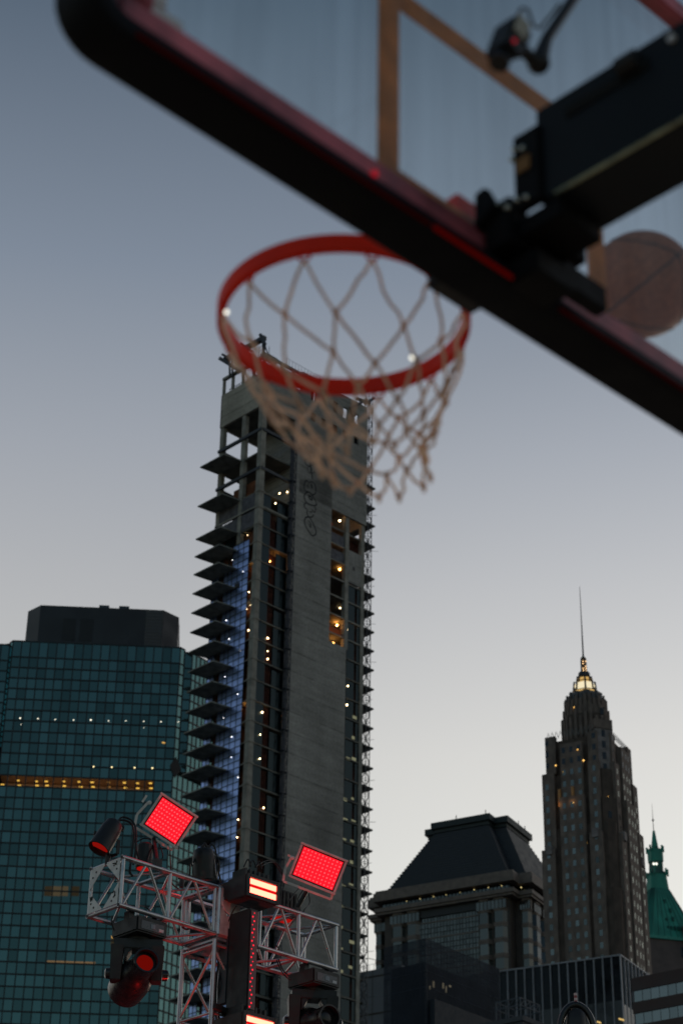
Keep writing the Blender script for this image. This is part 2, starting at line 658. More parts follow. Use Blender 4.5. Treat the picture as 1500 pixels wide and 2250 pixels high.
# support arm and its mount behind the glass
arm = MB()
arm.box(bp(-.09, -2.3, 2.957), EB * .135, NB * 2.13, Z * .21)
arm_o = arm.build('support_arm', arm_m, BK, bevel=.006)
mb = MB()
mb.box(bp(-.0935, -.42, 3.105), EB * .003, NB * .18, Z * .022)
mb.build('arm_slot', mat('slot shadow gap', (.003, .003, .003), .9), arm_o)
MB().tube(bp(-.10, -.405, 3.13), bp(-.10, -.365, 3.13), .018, 12).build('arm_pin', M['black'], arm_o)
MB().tube(bp(-.097, -.47, 3.135), bp(-.09, -.47, 3.135), .008, 10).build('arm_pin', M['yoke'], arm_o)
MB().box(bp(-.0955, -2.3, 2.955), EB * .006, NB * 2.09, Z * .0045).build('arm_edge_highlight', mat('painted edge highlight', (.40, .40, .25), .35, metal=.8, var=.4, scale=30), arm_o)  # pale yellowish strip paints the highlight along the arm's lower edge
mb = MB()
mb.box(bp(-.10, -.185, 2.96), EB * .02, NB * .06, Z * .165)
mb.box(bp(-.085, -.215, 2.915), EB * .11, NB * .15, Z * .041)
mb.box(bp(.13, -.065, 3.03), EB * .045, NB * .035, Z * .055)
mb.box(bp(-.085, -.062, 2.87), EB * .19, NB * .045, Z * .145)
mb.box(bp(-.105, -.12, 2.90), EB * .05, NB * .06, Z * .10)
mb.box(bp(-.075, -.15, 2.84), EB * .10, NB * .13, Z * .05)
mb.box(bp(.01, -.14, 2.86), EB * .12, NB * .03, Z * .055)
mb.prism([bp(-.12, -.10, 2.98), bp(-.12, -.05, 2.95), bp(-.12, -.05, 3.03), bp(-.12, -.075, 3.035)], EB * .02)
mb.build('mount_bracket', mat('matt black bracket', (.005, .005, .006), .6, var=.3, scale=20, spec=.15), BK, bevel=.004)
for (x, y, u) in ((1130, 328, -.101), (1148, 326, -.101), (1126, 350, -.101), (1092, 450, -.106), (1114, 456, -.106), (1136, 440, -.101), (1156, 434, -.101), (1190, 582, .02), (1212, 578, .02), (1196, 612, .02), (1216, 610, .02)):
    MB().ball(on_plane(x, y, bp(u, 0, 0), EB), .0066, 8, 6).build('mount_bolt', bolt_m, BK, smooth=True)
MB().box(bp(-.1035, -.165, 3.035), EB * .003, NB * .03, Z * .03).build('warning_sticker', mat('orange sticker', (.24, .11, .02), .5), BK)
mb = MB()
mb.box(bp(-.16, -2.36, 0.0), EB * .28, NB * .3, Z * 3.2)
mb.box(bp(-.45, -3.2, 0.0), EB * .9, NB * 1.3, Z * .5)
mb.build('stand_base', arm_m, BK, bevel=.02)

# camera clamped over the glass on a thin arm
cp = lambda x, y, d=-.30: on_plane(x, y, bp(0, d, 0), NB)
CA, CB_ = cp(1118, 118), cp(1185, 130)
KC = thing('remote_camera', cp(1185, 130), 'small black camera with a red tally on a thin angled arm behind the backboard glass', 'camera')
v = (cp(1095, 150) - cp(1140, 25)).normalized()
sd = NB
up = v.cross(sd)
c0 = (cp(1098, 120) + cp(1128, 65)) / 2
mb = MB()
mb.cbox(c0, v * .085, up * .036, sd * .05)
mb.cbox(c0 + v * .035 + up * .0, v * .03, up * .03, sd * .04)
mb.build('camera_body', M['black'], KC, bevel=.005)
MB().lathe(c0 + v * .04, v, [(0, .014), (.02, .017), (.024, .017)], 16).build('lens', M['blackgloss'], KC, smooth=True)
MB().cbox(c0 - v * .02 - sd * .027, v * .045, up * .028, sd * .003).build('camera_label', mat('grey label', (.35, .33, .27), .5), KC)
MB().ball(c0 + v * .026 - sd * .026 - up * .004, .004).build('tally_light', lamp('tally', (1, .03, .06), .25), KC)
mb = MB()
mb.path([cp(1122, 118), cp(1150, 112), cp(1172, 135)], .011, 10)
mb.cbox(cp(1140, 85), v * .03, up * .02, sd * .03)
mb.path([cp(1182, 140), cp(1200, 85), cp(1262, -8), cp(1330, -120)], [.016, .010, .010, .010], 10)
mb.path([cp(1330, -120), bp(-.02, -1.5, 3.6), bp(-.02, -1.5, 3.168)], .010, 10)
mb.ball(cp(1182, 138), .02)
mb.build('camera_arm', M['black'], KC, smooth=True)
mb = MB()
mb.path([cp(1128, 50), cp(1145, 18), cp(1158, 20), cp(1172, 58), cp(1186, 62), cp(1204, 40), cp(1228, 10)], .0028, 6)
mb.build('cable', M['rubber'], KC, smooth=True)

# ball in flight in front of the board
BALL = CAM + ray(1410, 625).normalized() * 4.55
BR = .121


def ball_mat():
    m, t, b, N, L = _new('basketball skin')
    ns = _noise(t, 90, (1, 1, 1), 2)
    L.new(_mul(t, (0.42, 0.12, 0.045), _range(t, ns, .7, 1.2, .3, .7)), b.inputs['Base Color'])
    b.inputs['Roughness'].default_value = .6
    bpn = N.new('ShaderNodeBump')
    bpn.inputs['Strength'].default_value = .3
    L.new(ns, bpn.inputs['Height'])
    L.new(bpn.outputs[0], b.inputs['Normal'])
    return m


KB = thing('basketball', BALL, 'brown basketball in the air beyond the backboard glass at the right edge', 'basketball')
MB().ball(BALL, BR, 48, 32).build('ball_cover', ball_mat(), KB, smooth=True)
X_ = (CAM - BALL).normalized()
Y_ = X_.cross(Z).normalized()
W_ = X_.cross(Y_)
ca, sa = math.cos(.6), math.sin(.6)
Y_, W_ = Y_ * ca + W_ * sa, W_ * ca - Y_ * sa
mb = MB()
circ = lambda A, Bv, c=Vector((0, 0, 0)), r=BR: [BALL + c + (A * math.cos(q * math.pi / 24) + Bv * math.sin(q * math.pi / 24)) * r for q in range(48)]
mb.path(circ(X_, Y_), .0022, 6, closed=True)
for sgn in (-1, 1):
    pts = []
    for q in range(48):
        a = q * math.pi / 24
        yy = sgn * (.055 + .045 * math.cos(2 * a))
        rr = math.sqrt(BR * BR - yy * yy)
        pts.append(BALL + Y_ * yy + (X_ * math.cos(a) + W_ * math.sin(a)) * rr)
    mb.path(pts, .0022, 6, closed=True)
mb.build('seam', M['rubber'], KB)


# ------------------------------------------------------------------ unfinished concrete tower
TP = at(578, 890, 270)
TP.z = 0
TR, TL = az(46), az(-44)


def tp(s, t, z):
    return TP + TR * s + TL * t + Z * z


def tr_px(x, y, t=0.0):
    """(s, z) on the tower's right face for a picture point"""
    q = on_plane(x, y, tp(0, t, 0), TL)
    return (q - TP).dot(TR), q.z


def tl_px(x, y, s=0.0):
    q = on_plane(x, y, tp(s, 0, 0), TR)
    return (q - TP).dot(TL), q.z


TS, TT = 23.4, 10.3
TW = thing('concrete_tower', tp(TS / 2, TT / 2, 0), 'tall unfinished concrete tower with rows of sharp balconies and graffiti, tallest in the middle', 'tower')
mullion_m = mat('dark mullion', (0.02, 0.03, 0.045), .5, var=.2, scale=1)
blue_m = glassy('blue curtain glass', (0.17, 0.26, 0.52), (.46, .60, 1.0), .32, rough=.32, island=.16)
dkglass_m = glassy('dark teal glass', (0.004, 0.009, 0.011), (.13, .20, .22), .05, island=.5)
panel_m = mat('grey purple board', (0.13, 0.125, 0.14), .8, var=.35, scale=1.2, spec=.2)
bulb_m = lamp('work bulb', (1, .72, .38), 14)
small_m = lamp('work bulb behind glass', (1, .95, .86), 5)
bulb2_m = lamp('work bulb orange', (1, .44, .10), 40)
dim_m = lamp('office strip', (.62, .62, .38), .28)

ZF = [167.76, 164.37, 160.44, 157.47, 154.43, 151.27, 148.07]
z = 148.07
while z > 12:
    z -= 3.37
    ZF.append(z)
SLABS = [z for z in ZF if z not in (164.37, 157.47)]
for z in SLABS:
    MB().box(tp(.12, .12, z - .28), TR * (TS - .24), TL * (TT - .24), Z * .28).build('floor_slab', M['slab'] if z > 152 else M['slab'], TW)
# edge rails and beams of the slab-less levels
mb = MB()
for z in (171.61, 164.37):
    mb.bar(tp(-.1, -.1, z), tp(-.1, TT + .1, z), .5, .45, Z).bar(tp(0, -.1, z), tp(6.6, -.1, z), .5, .45, Z)
    mb.bar(tp(.2, TT - .3, z), tp(6.6, TT - .3, z), .4, .4, Z)
    mb.build('edge_beam', M['steel'], TW)
    mb = MB()
# concrete slab edges that read as pale lines on the right face
for z in ZF[2:26]:
    MB().box(tp(.75, -.10, z - .30), TR * 5.75, TL * .2, Z * .13).build('slab_edge', M['conc'], TW)
for z in ZF[1:34]:
    MB().box(tp(-.24, -.24, z - .34), TR * 1.13, TL * 1.13, Z * .24).build('column_collar', M['conc'], TW)
    if z < 152:
        MB().box(tp(-.10, .9, z - .30), TR * .2, TL * .82, Z * .14).build('slab_edge', M['conc'], TW)
# core
mb = MB()
mb.box(tp(6.7, -.40, 139.2), TR * 8.7, TL * 8.4, Z * 36.95)
mb.box(tp(6.8, -.42, 0), TR * 12.3, TL * 8.4, Z * 139.2)
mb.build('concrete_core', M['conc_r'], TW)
# columns
for (s0, t0, w_, z0, z1) in ((-.15, -.15, .95, 0, 176.2), (-.05, 4.1, .8, 12, 176.2), (-.05, 9.5, .8, 12, 176.2), (18.9, -.18, .75, 139.2, 176.2), (22.6, -.1, .7, 12, 176.2), (22.6, 9.4, .8, 12, 176.2)):
    MB().box(tp(s0, t0, z0), TR * w_, TL * w_, Z * (z1 - z0)).build('column', M['conc'], TW)

# crown: concrete band, open posts, window openings, ring beam
mb = MB()
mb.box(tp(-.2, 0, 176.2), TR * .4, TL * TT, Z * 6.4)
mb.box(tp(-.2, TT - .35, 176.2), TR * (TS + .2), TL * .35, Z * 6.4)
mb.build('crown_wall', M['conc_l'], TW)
mb = MB()
mb.box(tp(-.2, -.4, 176.2), TR * 8.3, TL * .4, Z * 6.4)
mb.box(tp(8.1, -.4, 163.2), TR * (TS - 8.1), TL * .4, Z * 13.0)
wins = [(10.2, 11.3), (12.6, 13.7), (15.2, 16.3), (17.6, 18.7), (20.2, 21.3)]
rows_ = [(177.9, 179.4), (181.9, 184.0)]
zc_ = 176.2
for (a, b) in rows_ + [(186.4, 186.4)]:
    mb.box(tp(8.1, -.4, zc_), TR * (TS - 8.1), TL * .4, Z * (a - zc_))
    if b > a:
        x0 = 8.1
        for (c, d) in wins + [(TS, TS)]:
            mb.box(tp(x0, -.4, a), TR * (c - x0), TL * .4, Z * (b - a))
            x0 = d
    zc_ = b
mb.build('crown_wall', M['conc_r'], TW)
mb = MB()
mb.box(tp(TS - .35, 0, 163.2), TR * .35, TL * (TT - .35), Z * 19.4)
mb.build('crown_wall', M['conc_r'], TW)
MB().box(tp(9, .9, 176.6), TR * 3.0, TL * .2, Z * 8.5).box(tp(13.8, .9, 176.6), TR * 3.4, TL * .2, Z * 8.5).box(tp(8.5, .7, 176.6), TR * 14, TL * .2, Z * 4.2).build('crown_dark_backing', M['steel'], TW)  # dark sheets added behind the openings to block the sky
MB().box(tp(.2, 0, 176.25), TR * (TS - .6), TL * (TT - .35), Z * .3).build('crown_soffit', M['slab'], TW)
for t in (0.0, 2.4, 5.0, 7.6, TT - .5):
    MB().box(tp(-.15, t, 182.6), TR * .4, TL * .42, Z * 3.0).build('crown_post', M['conc'], TW)
for s in (3.4, 6.0):
    MB().box(tp(s, -.35, 182.6), TR * .5, TL * .35, Z * 3.0).build('crown_post', M['conc'], TW)
mb = MB()
mb.box(tp(-.2, -.4, 185.6), TR * .5, TL * (TT + .4), Z * .5)
mb.box(tp(.3, -.4, 185.6), TR * 7.8, TL * .45, Z * .5)
mb.build('ring_beam', M['conc'], TW)
mb = MB()
for i in range(26):
    mb.tube(tp(.9, .5 + i * .36, 182.6), tp(.9, .5 + i * .36, 184.1), .05, 4)
mb.tube(tp(.9, .5, 184.1), tp(.9, 9.7, 184.1), .06, 4)
for i in range(6):
    mb.tube(tp(.5 + i * 1.2, 3 + (i % 3) * 2, 182.6), tp(.7 + i * 1.2, 3 + (i % 3) * 2, 185.6), .13, 5)
mb.build('crown_railing', M['steel'], TW)
mb = MB()
mb.box(tp(2.2, 2.0, 182.6), TR * 4.0, TL * 5.5, Z * 2.6)
mb.build('plant_room', M['steel'], TW)
mb = MB()
mb.lathe(tp(1.6, 1.2, 186.8), TR, [(0, .1), (.1, .65), (1.8, .65), (1.9, .1)], 12)
mb.box(tp(.4, .8, 186.1), TR * 1.2, TL * .9, Z * 1.1)
mb.build('roof_tank', mat('blue tank', (.06, .12, .17), .5), TW)
mb = MB()
for q in ((0.2, .2), (.2, 1.6), (1.2, .2)):
    mb.tube(tp(q[0] - .2, q[1], 186.1), tp(q[0] - .2, q[1], 188.3), .05, 4)
mb.tube(tp(0, .2, 188.2), tp(0, 1.6, 188.2), .04, 4).tube(tp(0, .2, 187.4), tp(0, 1.6, 187.4), .04, 4)
for i in range(14):
    mb.tube(tp(4.5 + i * .7, -.2, 186.3), tp(4.5 + i * .7, -.2, 187.5), .03, 4)
mb.tube(tp(4.5, -.2, 187.5), tp(13.6, -.2, 187.5), .03, 4)
mb.build('roof_rail', M['scaf'], TW)

# outrigger beams on the roof corners
def lbeam(x0, y0, x1, y1, w_, s=-.3, name='outrigger_beam'):
    a, b = tl_px(x0, y0, s), tl_px(x1, y1, s)
    MB().bar(tp(s, *a), tp(s, *b), w_, w_, TR).build(name, M['steel'], TW)
lbeam(494, 791, 582, 742, .75)
lbeam(484, 788, 526, 813, .62, -.9)
lbeam(489, 779, 522, 795, .4, -1.2)
lbeam(529, 756, 553, 773, .42, -.9)
lbeam(572, 735, 582, 757, .45, -.9)
for (x, y0, y1) in ((505, 790, 830), (511, 782, 828), (544, 768, 800), (578, 746, 786), (582, 752, 768)):
    lbeam(x, y0, x, y1, .26, -.3, 'outrigger_post')
lbeam(575, 738, 596, 800, .14, .3, 'outrigger_post')
def rbeam(x0, y0, x1, y1, w_, t=-.5, name='outrigger_beam'):
    a, b = tr_px(x0, y0, t), tr_px(x1, y1, t)
    MB().bar(TP + TR * a[0] + TL * t + Z * a[1], TP + TR * b[0] + TL * t + Z * b[1], w_, w_, TL).build(name, M['steel'], TW)
rbeam(768, 898, 802, 880, .5)
rbeam(782, 875, 812, 886, .45)
rbeam(802, 886, 822, 875, .5)
rbeam(772, 900, 776, 915, .7)

BAL = az(54.5) * 3.45
bal_m = mat('pale slab concrete', (0.27, 0.26, 0.23), .85, var=.4, scale=.9, spec=.2)
# balconies: thin slabs beyond the left face and beyond the far end of the right face
for z in [167.76, 160.44] + ZF[4:]:
    if z < 30:
        continue
    MB().prism([tp(0, 4.5, z - .30) - BAL, tp(0, 4.5, z - .30), tp(0, TT + .1, z - .30), tp(0, TT + .1, z - .30) - BAL], Z * .20).build('balcony', bal_m, TW)
for z in [171.61, 167.76, 164.37, 160.44] + ZF[4:]:
    w_ = 2.35 if z > 98 else (1.5 if z > 94 else .9)
    if z < 40:
        continue
    MB().box(tp(TS, -.05, z - .30), TR * w_, TL * 5.2, Z * .26).build('balcony', M['slab'], TW)

# left face: board panels, then blue curtain wall
mb = MB()
for (z0, z1) in ((154.45, 157.15), (157.75, 160.15)):
    for (t0, t1) in ((.85, 4.05), (4.95, 9.45)):
        mb.box(tp(.05, t0, z0), TR * .12, TL * (t1 - t0), Z * (z1 - z0))
mb.build('board_panel', panel_m, TW)
MB().bar(tp(-.05, .8, 157.47), tp(-.05, TT, 157.47), .3, .3, Z).bar(tp(.8, -.1, 157.47), tp(6.6, -.1, 157.47), .3, .3, Z).build('edge_beam', M['conc'], TW)


def curtain(t0, t1, z0, z1, nt, name, mm):
    rg = random.Random(int(t0 * 10))
    mb, fr = MB(), MB()
    nz = int(round((z1 - z0) / 1.123))
    for i in range(nt):
        for j in range(nz):
            a, b = t0 + (t1 - t0) * i / nt, t0 + (t1 - t0) * (i + 1) / nt
            c, d = z0 + (z1 - z0) * j / nz, z0 + (z1 - z0) * (j + 1) / nz
            e = [rg.uniform(-.006, .006) for _ in range(3)]
            mb.poly([tp(-.12 + e[0], a, c), tp(-.12 + e[1], b, c), tp(-.12 + e[2], b, d), tp(-.12 + e[0] - e[1] + e[2], a, d)])
    for i in range(nt + 1):
        t = t0 + (t1 - t0) * i / nt
        fr.box(tp(-.18, t - .025, z0), TR * .08, TL * .05, Z * (z1 - z0))
    for j in range(nz + 1):
        zz = z0 + (z1 - z0) * j / nz
        fr.box(tp(-.20, t0, zz - .045), TR * .06, TL * (t1 - t0), Z * .09)
    fr.build(name + '_mullions', mullion_m, mb.build(name, mm, TW, recalc=False))


curtain(1.75, 5.45, 42, 152.05, 3, 'curtain_wall', blue_m)
curtain(5.5, 7.4, 42, 148.6, 2, 'curtain_wall', blue_m)
curtain(8.55, 10.25, 42, 148.6, 2, 'curtain_wall', blue_m)
mb = MB()
for k, z in enumerate(ZF[5:]):
    if z < 45:
        break
    mb.box(tp(.35, 7.42, z + .02), TR * .1, TL * 1.12, Z * 3.0)
mb.build('balcony_door', M['studs'], TW)
for k, (t0, z0) in enumerate(((5.3, 152.3), (7.9, 148.9))):
    MB().box(tp(-.05, t0, z0), TR * .1, TL * 2.3, Z * 1.7).build('window', dkglass_m, TW)
a = tl_px(520, 1287, -.2)
MB().box(tp(-.22, a[0] - .55, a[1] - .4), TR * .08, TL * 1.1, Z * .8).build('vent_opening', M['black'], TW)

# right face glazing between the corner column and the core, brown stud strip between
for k, z in enumerate(ZF[3:30]):
    zt = (ZF[2:])[k] - .32
    if k % 1 == 0:
        MB().box(tp(.82, .05, z + .02), TR * 1.75, TL * .08, Z * (zt - z - .06)).build('window', dkglass_m, TW)
        MB().box(tp(4.0, .05, z + .02), TR * 2.25, TL * .08, Z * (zt - z - (.06 if k % 3 else .5))).build('window', dkglass_m, TW)
mb = MB()
for k, z in enumerate(ZF[4:34]):
    for s in (2.75, 3.15, 3.6):
        mb.box(tp(s, .25, z), TR * .14, TL * .12, Z * 2.85)
    mb.box(tp(.9, 1.6, z), TR * 5.6, TL * .1, Z * 2.9)
mb.build('stud_partition', M['studs'], TW)
mb = MB()
for z in ZF[2:34]:
    mb.box(tp(.9, 1.75, z), TR * .1, TL * 5.5, Z * 2.9)
mb.build('stud_partition', M['ply'], TW)

# open bays right of the core, concrete panel, dark glazed bay
mb = MB()
for z in ZF[2:11]:
    mb.box(tp(15.5, 3.2, z), TR * 3.6, TL * .1, Z * 2.95)
mb.build('back_wall', M['ply'], TW)
orange = mat('orange netting', (.62, .10, .015), .8, var=.3, scale=1)
for z in (ZF[9], ZF[8]):
    MB().box(tp(15.5, .4, z), TR * 3.3, TL * .06, Z * 1.15).build('safety_netting', orange, TW)
for z in (154.43, 157.47):
    MB().box(tp(15.5, .1, z - .05), TR * 3.3, TL * .1, Z * 1.9).build('board_panel', panel_m, TW)
MB().box(tp(19.7, -.12, 151.4), TR * 2.85, TL * .25, Z * 5.9).build('concrete_panel', M['conc_r'], TW)
MB().box(tp(20.6, -.15, 153.9), TR * .5, TL * .1, Z * .7).build('panel_opening', M['black'], TW)
for s in (15.45, 19.65):
    for z in ZF[1:2] + ZF[3:9 if s < 19 else 30]:
        if s > 19:
            MB().box(tp(s, -.02, z - .30), TR * 3.7, TL * .15, Z * .22).build('slab_edge', M['conc'] if z > 140 else M['slab'], TW)
        else:
            MB().box(tp(s, -.05, z - .30), TR * 3.6, TL * .2, Z * .22).build('slab_edge', M['conc'], TW)
rg = random.Random(5)
for k, z in enumerate(ZF[3:28]):
    if 151 < z < 158:
        continue
    MB().box(tp(19.7, .1, z + .02), TR * 1.7, TL * .08, Z * 2.9).build('window', dkglass_m, TW)
    MB().box(tp(21.9, .1, z + .02), TR * .7, TL * .08, Z * 2.9).build('window', dkglass_m, TW)
mb = MB()
for z in ZF[3:34]:
    mb.box(tp(19.65, 1.4, z), TR * 3.6, TL * .1, Z * 2.9)
mb.build('stud_partition', M['studs'], TW)
for (x, y) in ((766, 1667), (778, 1668), (759, 1757), (777, 1755), (759, 1800), (777, 1802), (758, 1843), (775, 1848), (757, 1892), (774, 1895), (755, 1943), (772, 1942), (754, 1990), (753, 2038), (752, 2083), (773, 2070), (752, 2135), (771, 2125), (778, 1622), (780, 1577)):
    s_, z_ = tr_px(x, y, .06)
    MB().box(tp(s_ - .55, .03, z_ - .25), TR * rg.uniform(.5, 1.0), TL * .03, Z * rg.uniform(.2, .5)).build('ceiling_light', dim_m, TW)

# bare work bulbs and their glow on the rough interiors
BR_ = random.Random(9)


def bulb(x, y, face, depth, r=.24, mm=None):
    if face == 'r':
        s_, z_ = tr_px(x, y, depth)
        P = tp(s_, depth, z_)
    else:
        t_, z_ = tl_px(x, y, depth)
        P = tp(depth, t_, z_)
    MB().ball(P, r * BR_.uniform(.5, .85), 8, 6).build('work_light', mm or bulb_m, TW)
for (x, y) in ((605, 1106), (614, 1084), (631, 1081), (588, 1402), (588, 1431), (588, 1448), (576, 1565), (572, 1614), (571, 1667), (579, 1775)):
    bulb(x, y, 'r', -.15 if y > 1090 else .8, .15)
for (x, y) in ((594, 1234), (746, 1251), (746, 1144), (740, 1374), (732, 1414)):
    bulb(x, y, 'r', 1.1, .22, bulb2_m if y != 1144 else None)
for (x, y) in ((725, 1201), (763, 1384), (759, 1426), (764, 1507), (762, 1549)):
    bulb(x, y, 'r', -.05, .15)
bulb(747, 1336, 'r', 2.0, .14)
for (x, y) in ((545, 1176), (516, 1194)):
    bulb(x, y, 'l', 1.0, .17)
for (x, y) in ((558, 1241), (545, 1554)):
    bulb(x, y, 'l', .8, .22, bulb2_m)
for (x, y) in ((547, 1301), (551, 1330), (541, 1338), (546, 1385), (549, 1512), (540, 1611), (523, 1801), (521, 1840)):
    bulb(x, y, 'l', .3, .14)
for (x, y) in ((511, 1231), (534, 1256), (497, 1363), (503, 1404), (528, 1430), (494, 1487), (522, 1525), (518, 1567), (491, 1578), (509, 1619), (508, 1664), (523, 1708)):
    bulb(x, y, 'l', -.16, .085, small_m)
for (x, y) in ((747, 1246), (594, 1230), (558, 1238), (545, 1549), (738, 1370), (742, 1140)):
    l = bpy.data.lights.new('bulb_glow', 'POINT')
    l.energy = 55
    l.color = (1, .40, .08)
    l.shadow_soft_size = .3
    o = bpy.data.objects.new('bulb_glow', l)
    COL.objects.link(o)
    if x > 560:
        s_, z_ = tr_px(x, y, 1.6)
        o.location = tp(s_, 1.6, z_) - BASE[TW]
    else:
        t_, z_ = tl_px(x, y, 1.2)
        o.location = tp(1.2, t_, z_) - BASE[TW]
    o.parent = TW

# graffiti on the core: hollow bubble letters, one above the other
paint_m = mat('black spray paint', (0.012, 0.012, 0.014), .8, var=.4, scale=3)


def ribbon(mb, pts, w_, closed=False):
    n = len(pts)
    L_, R_ = [], []
    for i in range(n):
        a = pts[i - 1] if (i or closed) else pts[i]
        b = pts[(i + 1) % n] if (i < n - 1 or closed) else pts[i]
        tx, tz = b[0] - a[0], b[1] - a[1]
        ln = math.hypot(tx, tz) or 1
        ox, oz = -tz / ln * w_ / 2, tx / ln * w_ / 2
        L_.append((pts[i][0] + ox, pts[i][1] + oz))
        R_.append((pts[i][0] - ox, pts[i][1] - oz))
    for i in range(n if closed else n - 1):
        j = (i + 1) % n
        mb.poly([tp(q[0], -.412, q[1]) for q in (L_[i], R_[i], R_[j], L_[j])])


def smooth(pts, closed=True, k=6):
    out = []
    n = len(pts)
    rng_ = range(n) if closed else range(n - 1)
    for i in rng_:
        p0, p1 = pts[(i - 1) % n] if (closed or i) else pts[0], pts[i]
        p2, p3 = pts[(i + 1) % n], pts[(i + 2) % n] if (closed or i + 2 < n) else pts[-1]
        for q in range(k):
            f = q / k
            out.append(tuple(.5 * (2 * p1[c] + (p2[c] - p0[c]) * f + (2 * p0[c] - 5 * p1[c] + 4 * p2[c] - p3[c]) * f * f + (3 * p1[c] - p0[c] - 3 * p2[c] + p3[c]) * f ** 3) for c in (0, 1)))
    if not closed:
        out.append(pts[-1])
    return out


def gp(x, y):                                        # point of the enlarged letter study (10.23x from 640, 1000)
    return tr_px(640 + x / 10.23, 1000 + y / 10.23, -.41)


strokes = [
    ([(330, 570), (285, 700), (310, 800), (400, 830), (470, 890), (540, 860), (550, 760), (520, 650), (450, 600), (400, 620)], .20, True),
    ([(370, 650), (375, 740)], .16, False), ([(440, 640), (470, 750)], .3, False),
    ([(380, 825), (300, 880), (295, 980), (350, 1070), (440, 1120), (530, 1135), (565, 1090), (500, 960), (440, 870)], .24, True),
    ([(390, 920), (420, 990), (470, 1000), (430, 930)], .3, True),
    ([(330, 1070), (290, 1110), (310, 1190), (360, 1230), (350, 1300), (390, 1380), (460, 1390), (500, 1340)], .22, False),
    ([(500, 1140), (545, 1200), (520, 1290), (470, 1230), (490, 1290)], .16, False), ([(400, 1280), (450, 1270), (440, 1310)], .16, False),
    ([(380, 1390), (310, 1420), (300, 1540), (370, 1680), (470, 1810), (550, 1770), (545, 1680), (480, 1520), (420, 1420)], .24, True),
    ([(370, 1470), (430, 1520), (430, 1620)], .18, False), ([(390, 1560), (440, 1640)], .2, False),
    ([(320, 90), (310, 170), (350, 230), (430, 240), (500, 200), (480, 110), (420, 80)], .15, True), ([(370, 250), (370, 370), (450, 410), (540, 370)], .12, False),
    ([(440, 90), (430, 240), (460, 420), (470, 540)], .22, False), ([(390, 250), (470, 320), (400, 400)], .14, False),
    ([(340, -260), (330, -100), (430, -60), (460, -160), (390, -280)], .15, True), ([(400, -40), (440, 80)], .18, False),
    ([(330, -480), (380, -380), (460, -330), (420, -440)], .15, True)]
for pts, w_, cl in strokes:
    mb = MB()
    ribbon(mb, smooth([gp(*q) for q in pts], cl), w_, cl)
    mb.build('graffiti_stroke', paint_m, TW, recalc=False)

# narrow scaffold stair up the left edge of the core
def lattice(mb, o, a, b, h, step, r, rb):
    """square lattice mast: four legs, rungs and diagonals"""
    c = [o, o + a, o + a + b, o + b]
    for p in c:
        mb.tube(p, p + Z * h, r, 5)
    n = int(h / step)
    for k in range(n + 1):
        zz = Z * (k * step)
        for i in range(4):
            p, q = c[i], c[(i + 1) % 4]
            mb.tube(p + zz, q + zz, rb, 4)
            if k < n:
                if (k + i) % 2:
                    mb.tube(p + zz, q + zz + Z * step, rb, 4)
                else:
                    mb.tube(q + zz, p + zz + Z * step, rb, 4)


mb = MB()
lattice(mb, tp(6.05, -1.0, 60), TR * .75, TL * .6, 113, 1.12, .07, .05)
for z in ZF[1:30]:
    mb.box(tp(5.9, -1.1, z - .1), TR * 1.0, TL * 1.0, Z * .1)
mb.box(tp(6.0, -.44, 60), TR * .72, TL * .04, Z * 113)
mb.build('scaffold_stair', M['scaf'], TW)

HM = thing('hoist_mast', tp(24.4, .3, 0), 'slim dark lattice hoist mast running up the right edge of the unfinished tower', 'hoist mast')
mb = MB()
lattice(mb, tp(23.75, -.35, 0), TR * .85, TL * .85, 189.6, 1.35, .07, .05)
mb.build('mast_lattice', M['steel'], HM)
mb = MB()
z = 30
while z < 165:
    mb.tube(tp(23.3, .1, z), tp(23.9, -.2, z), .06, 4)
    mb.tube(tp(23.8, -.4, z + .6), tp(24.6 + (z * 7.3 % 1.1), -.9, z + 1.0), .035, 4)
    z += 6.74
mb.build('wall_tie', M['steel'], HM)

# ------------------------------------------------------------------ green glass office tower
GP = at(397, 1423, 310)
GTOP = GP.z
GP.z = 0
GR, GN = az(87), az(-3)                               # along the face, and away from us


def gpt(s, d, z):
    return GP + GR * s + GN * d + Z * z


GT = thing('glass_office_tower', gpt(-14, 14, 0), 'green glass office tower with a dark grey rooftop box and one amber lit floor', 'office tower')
green_m = glassy('green coated glass', (0.020, 0.031, 0.030), (.21, .41, .385), .24, island=.3, wave=.06)
green2_m = glassy('pale green glass', (0.006, 0.02, 0.02), (.25, .50, .50), .34, island=.12)
gmul_m = mat('near black mullion', (0.006, 0.009, 0.010), .5, var=.2, scale=1)
ROW = 1.965
PAR = 3.0
lit_rows = {11}


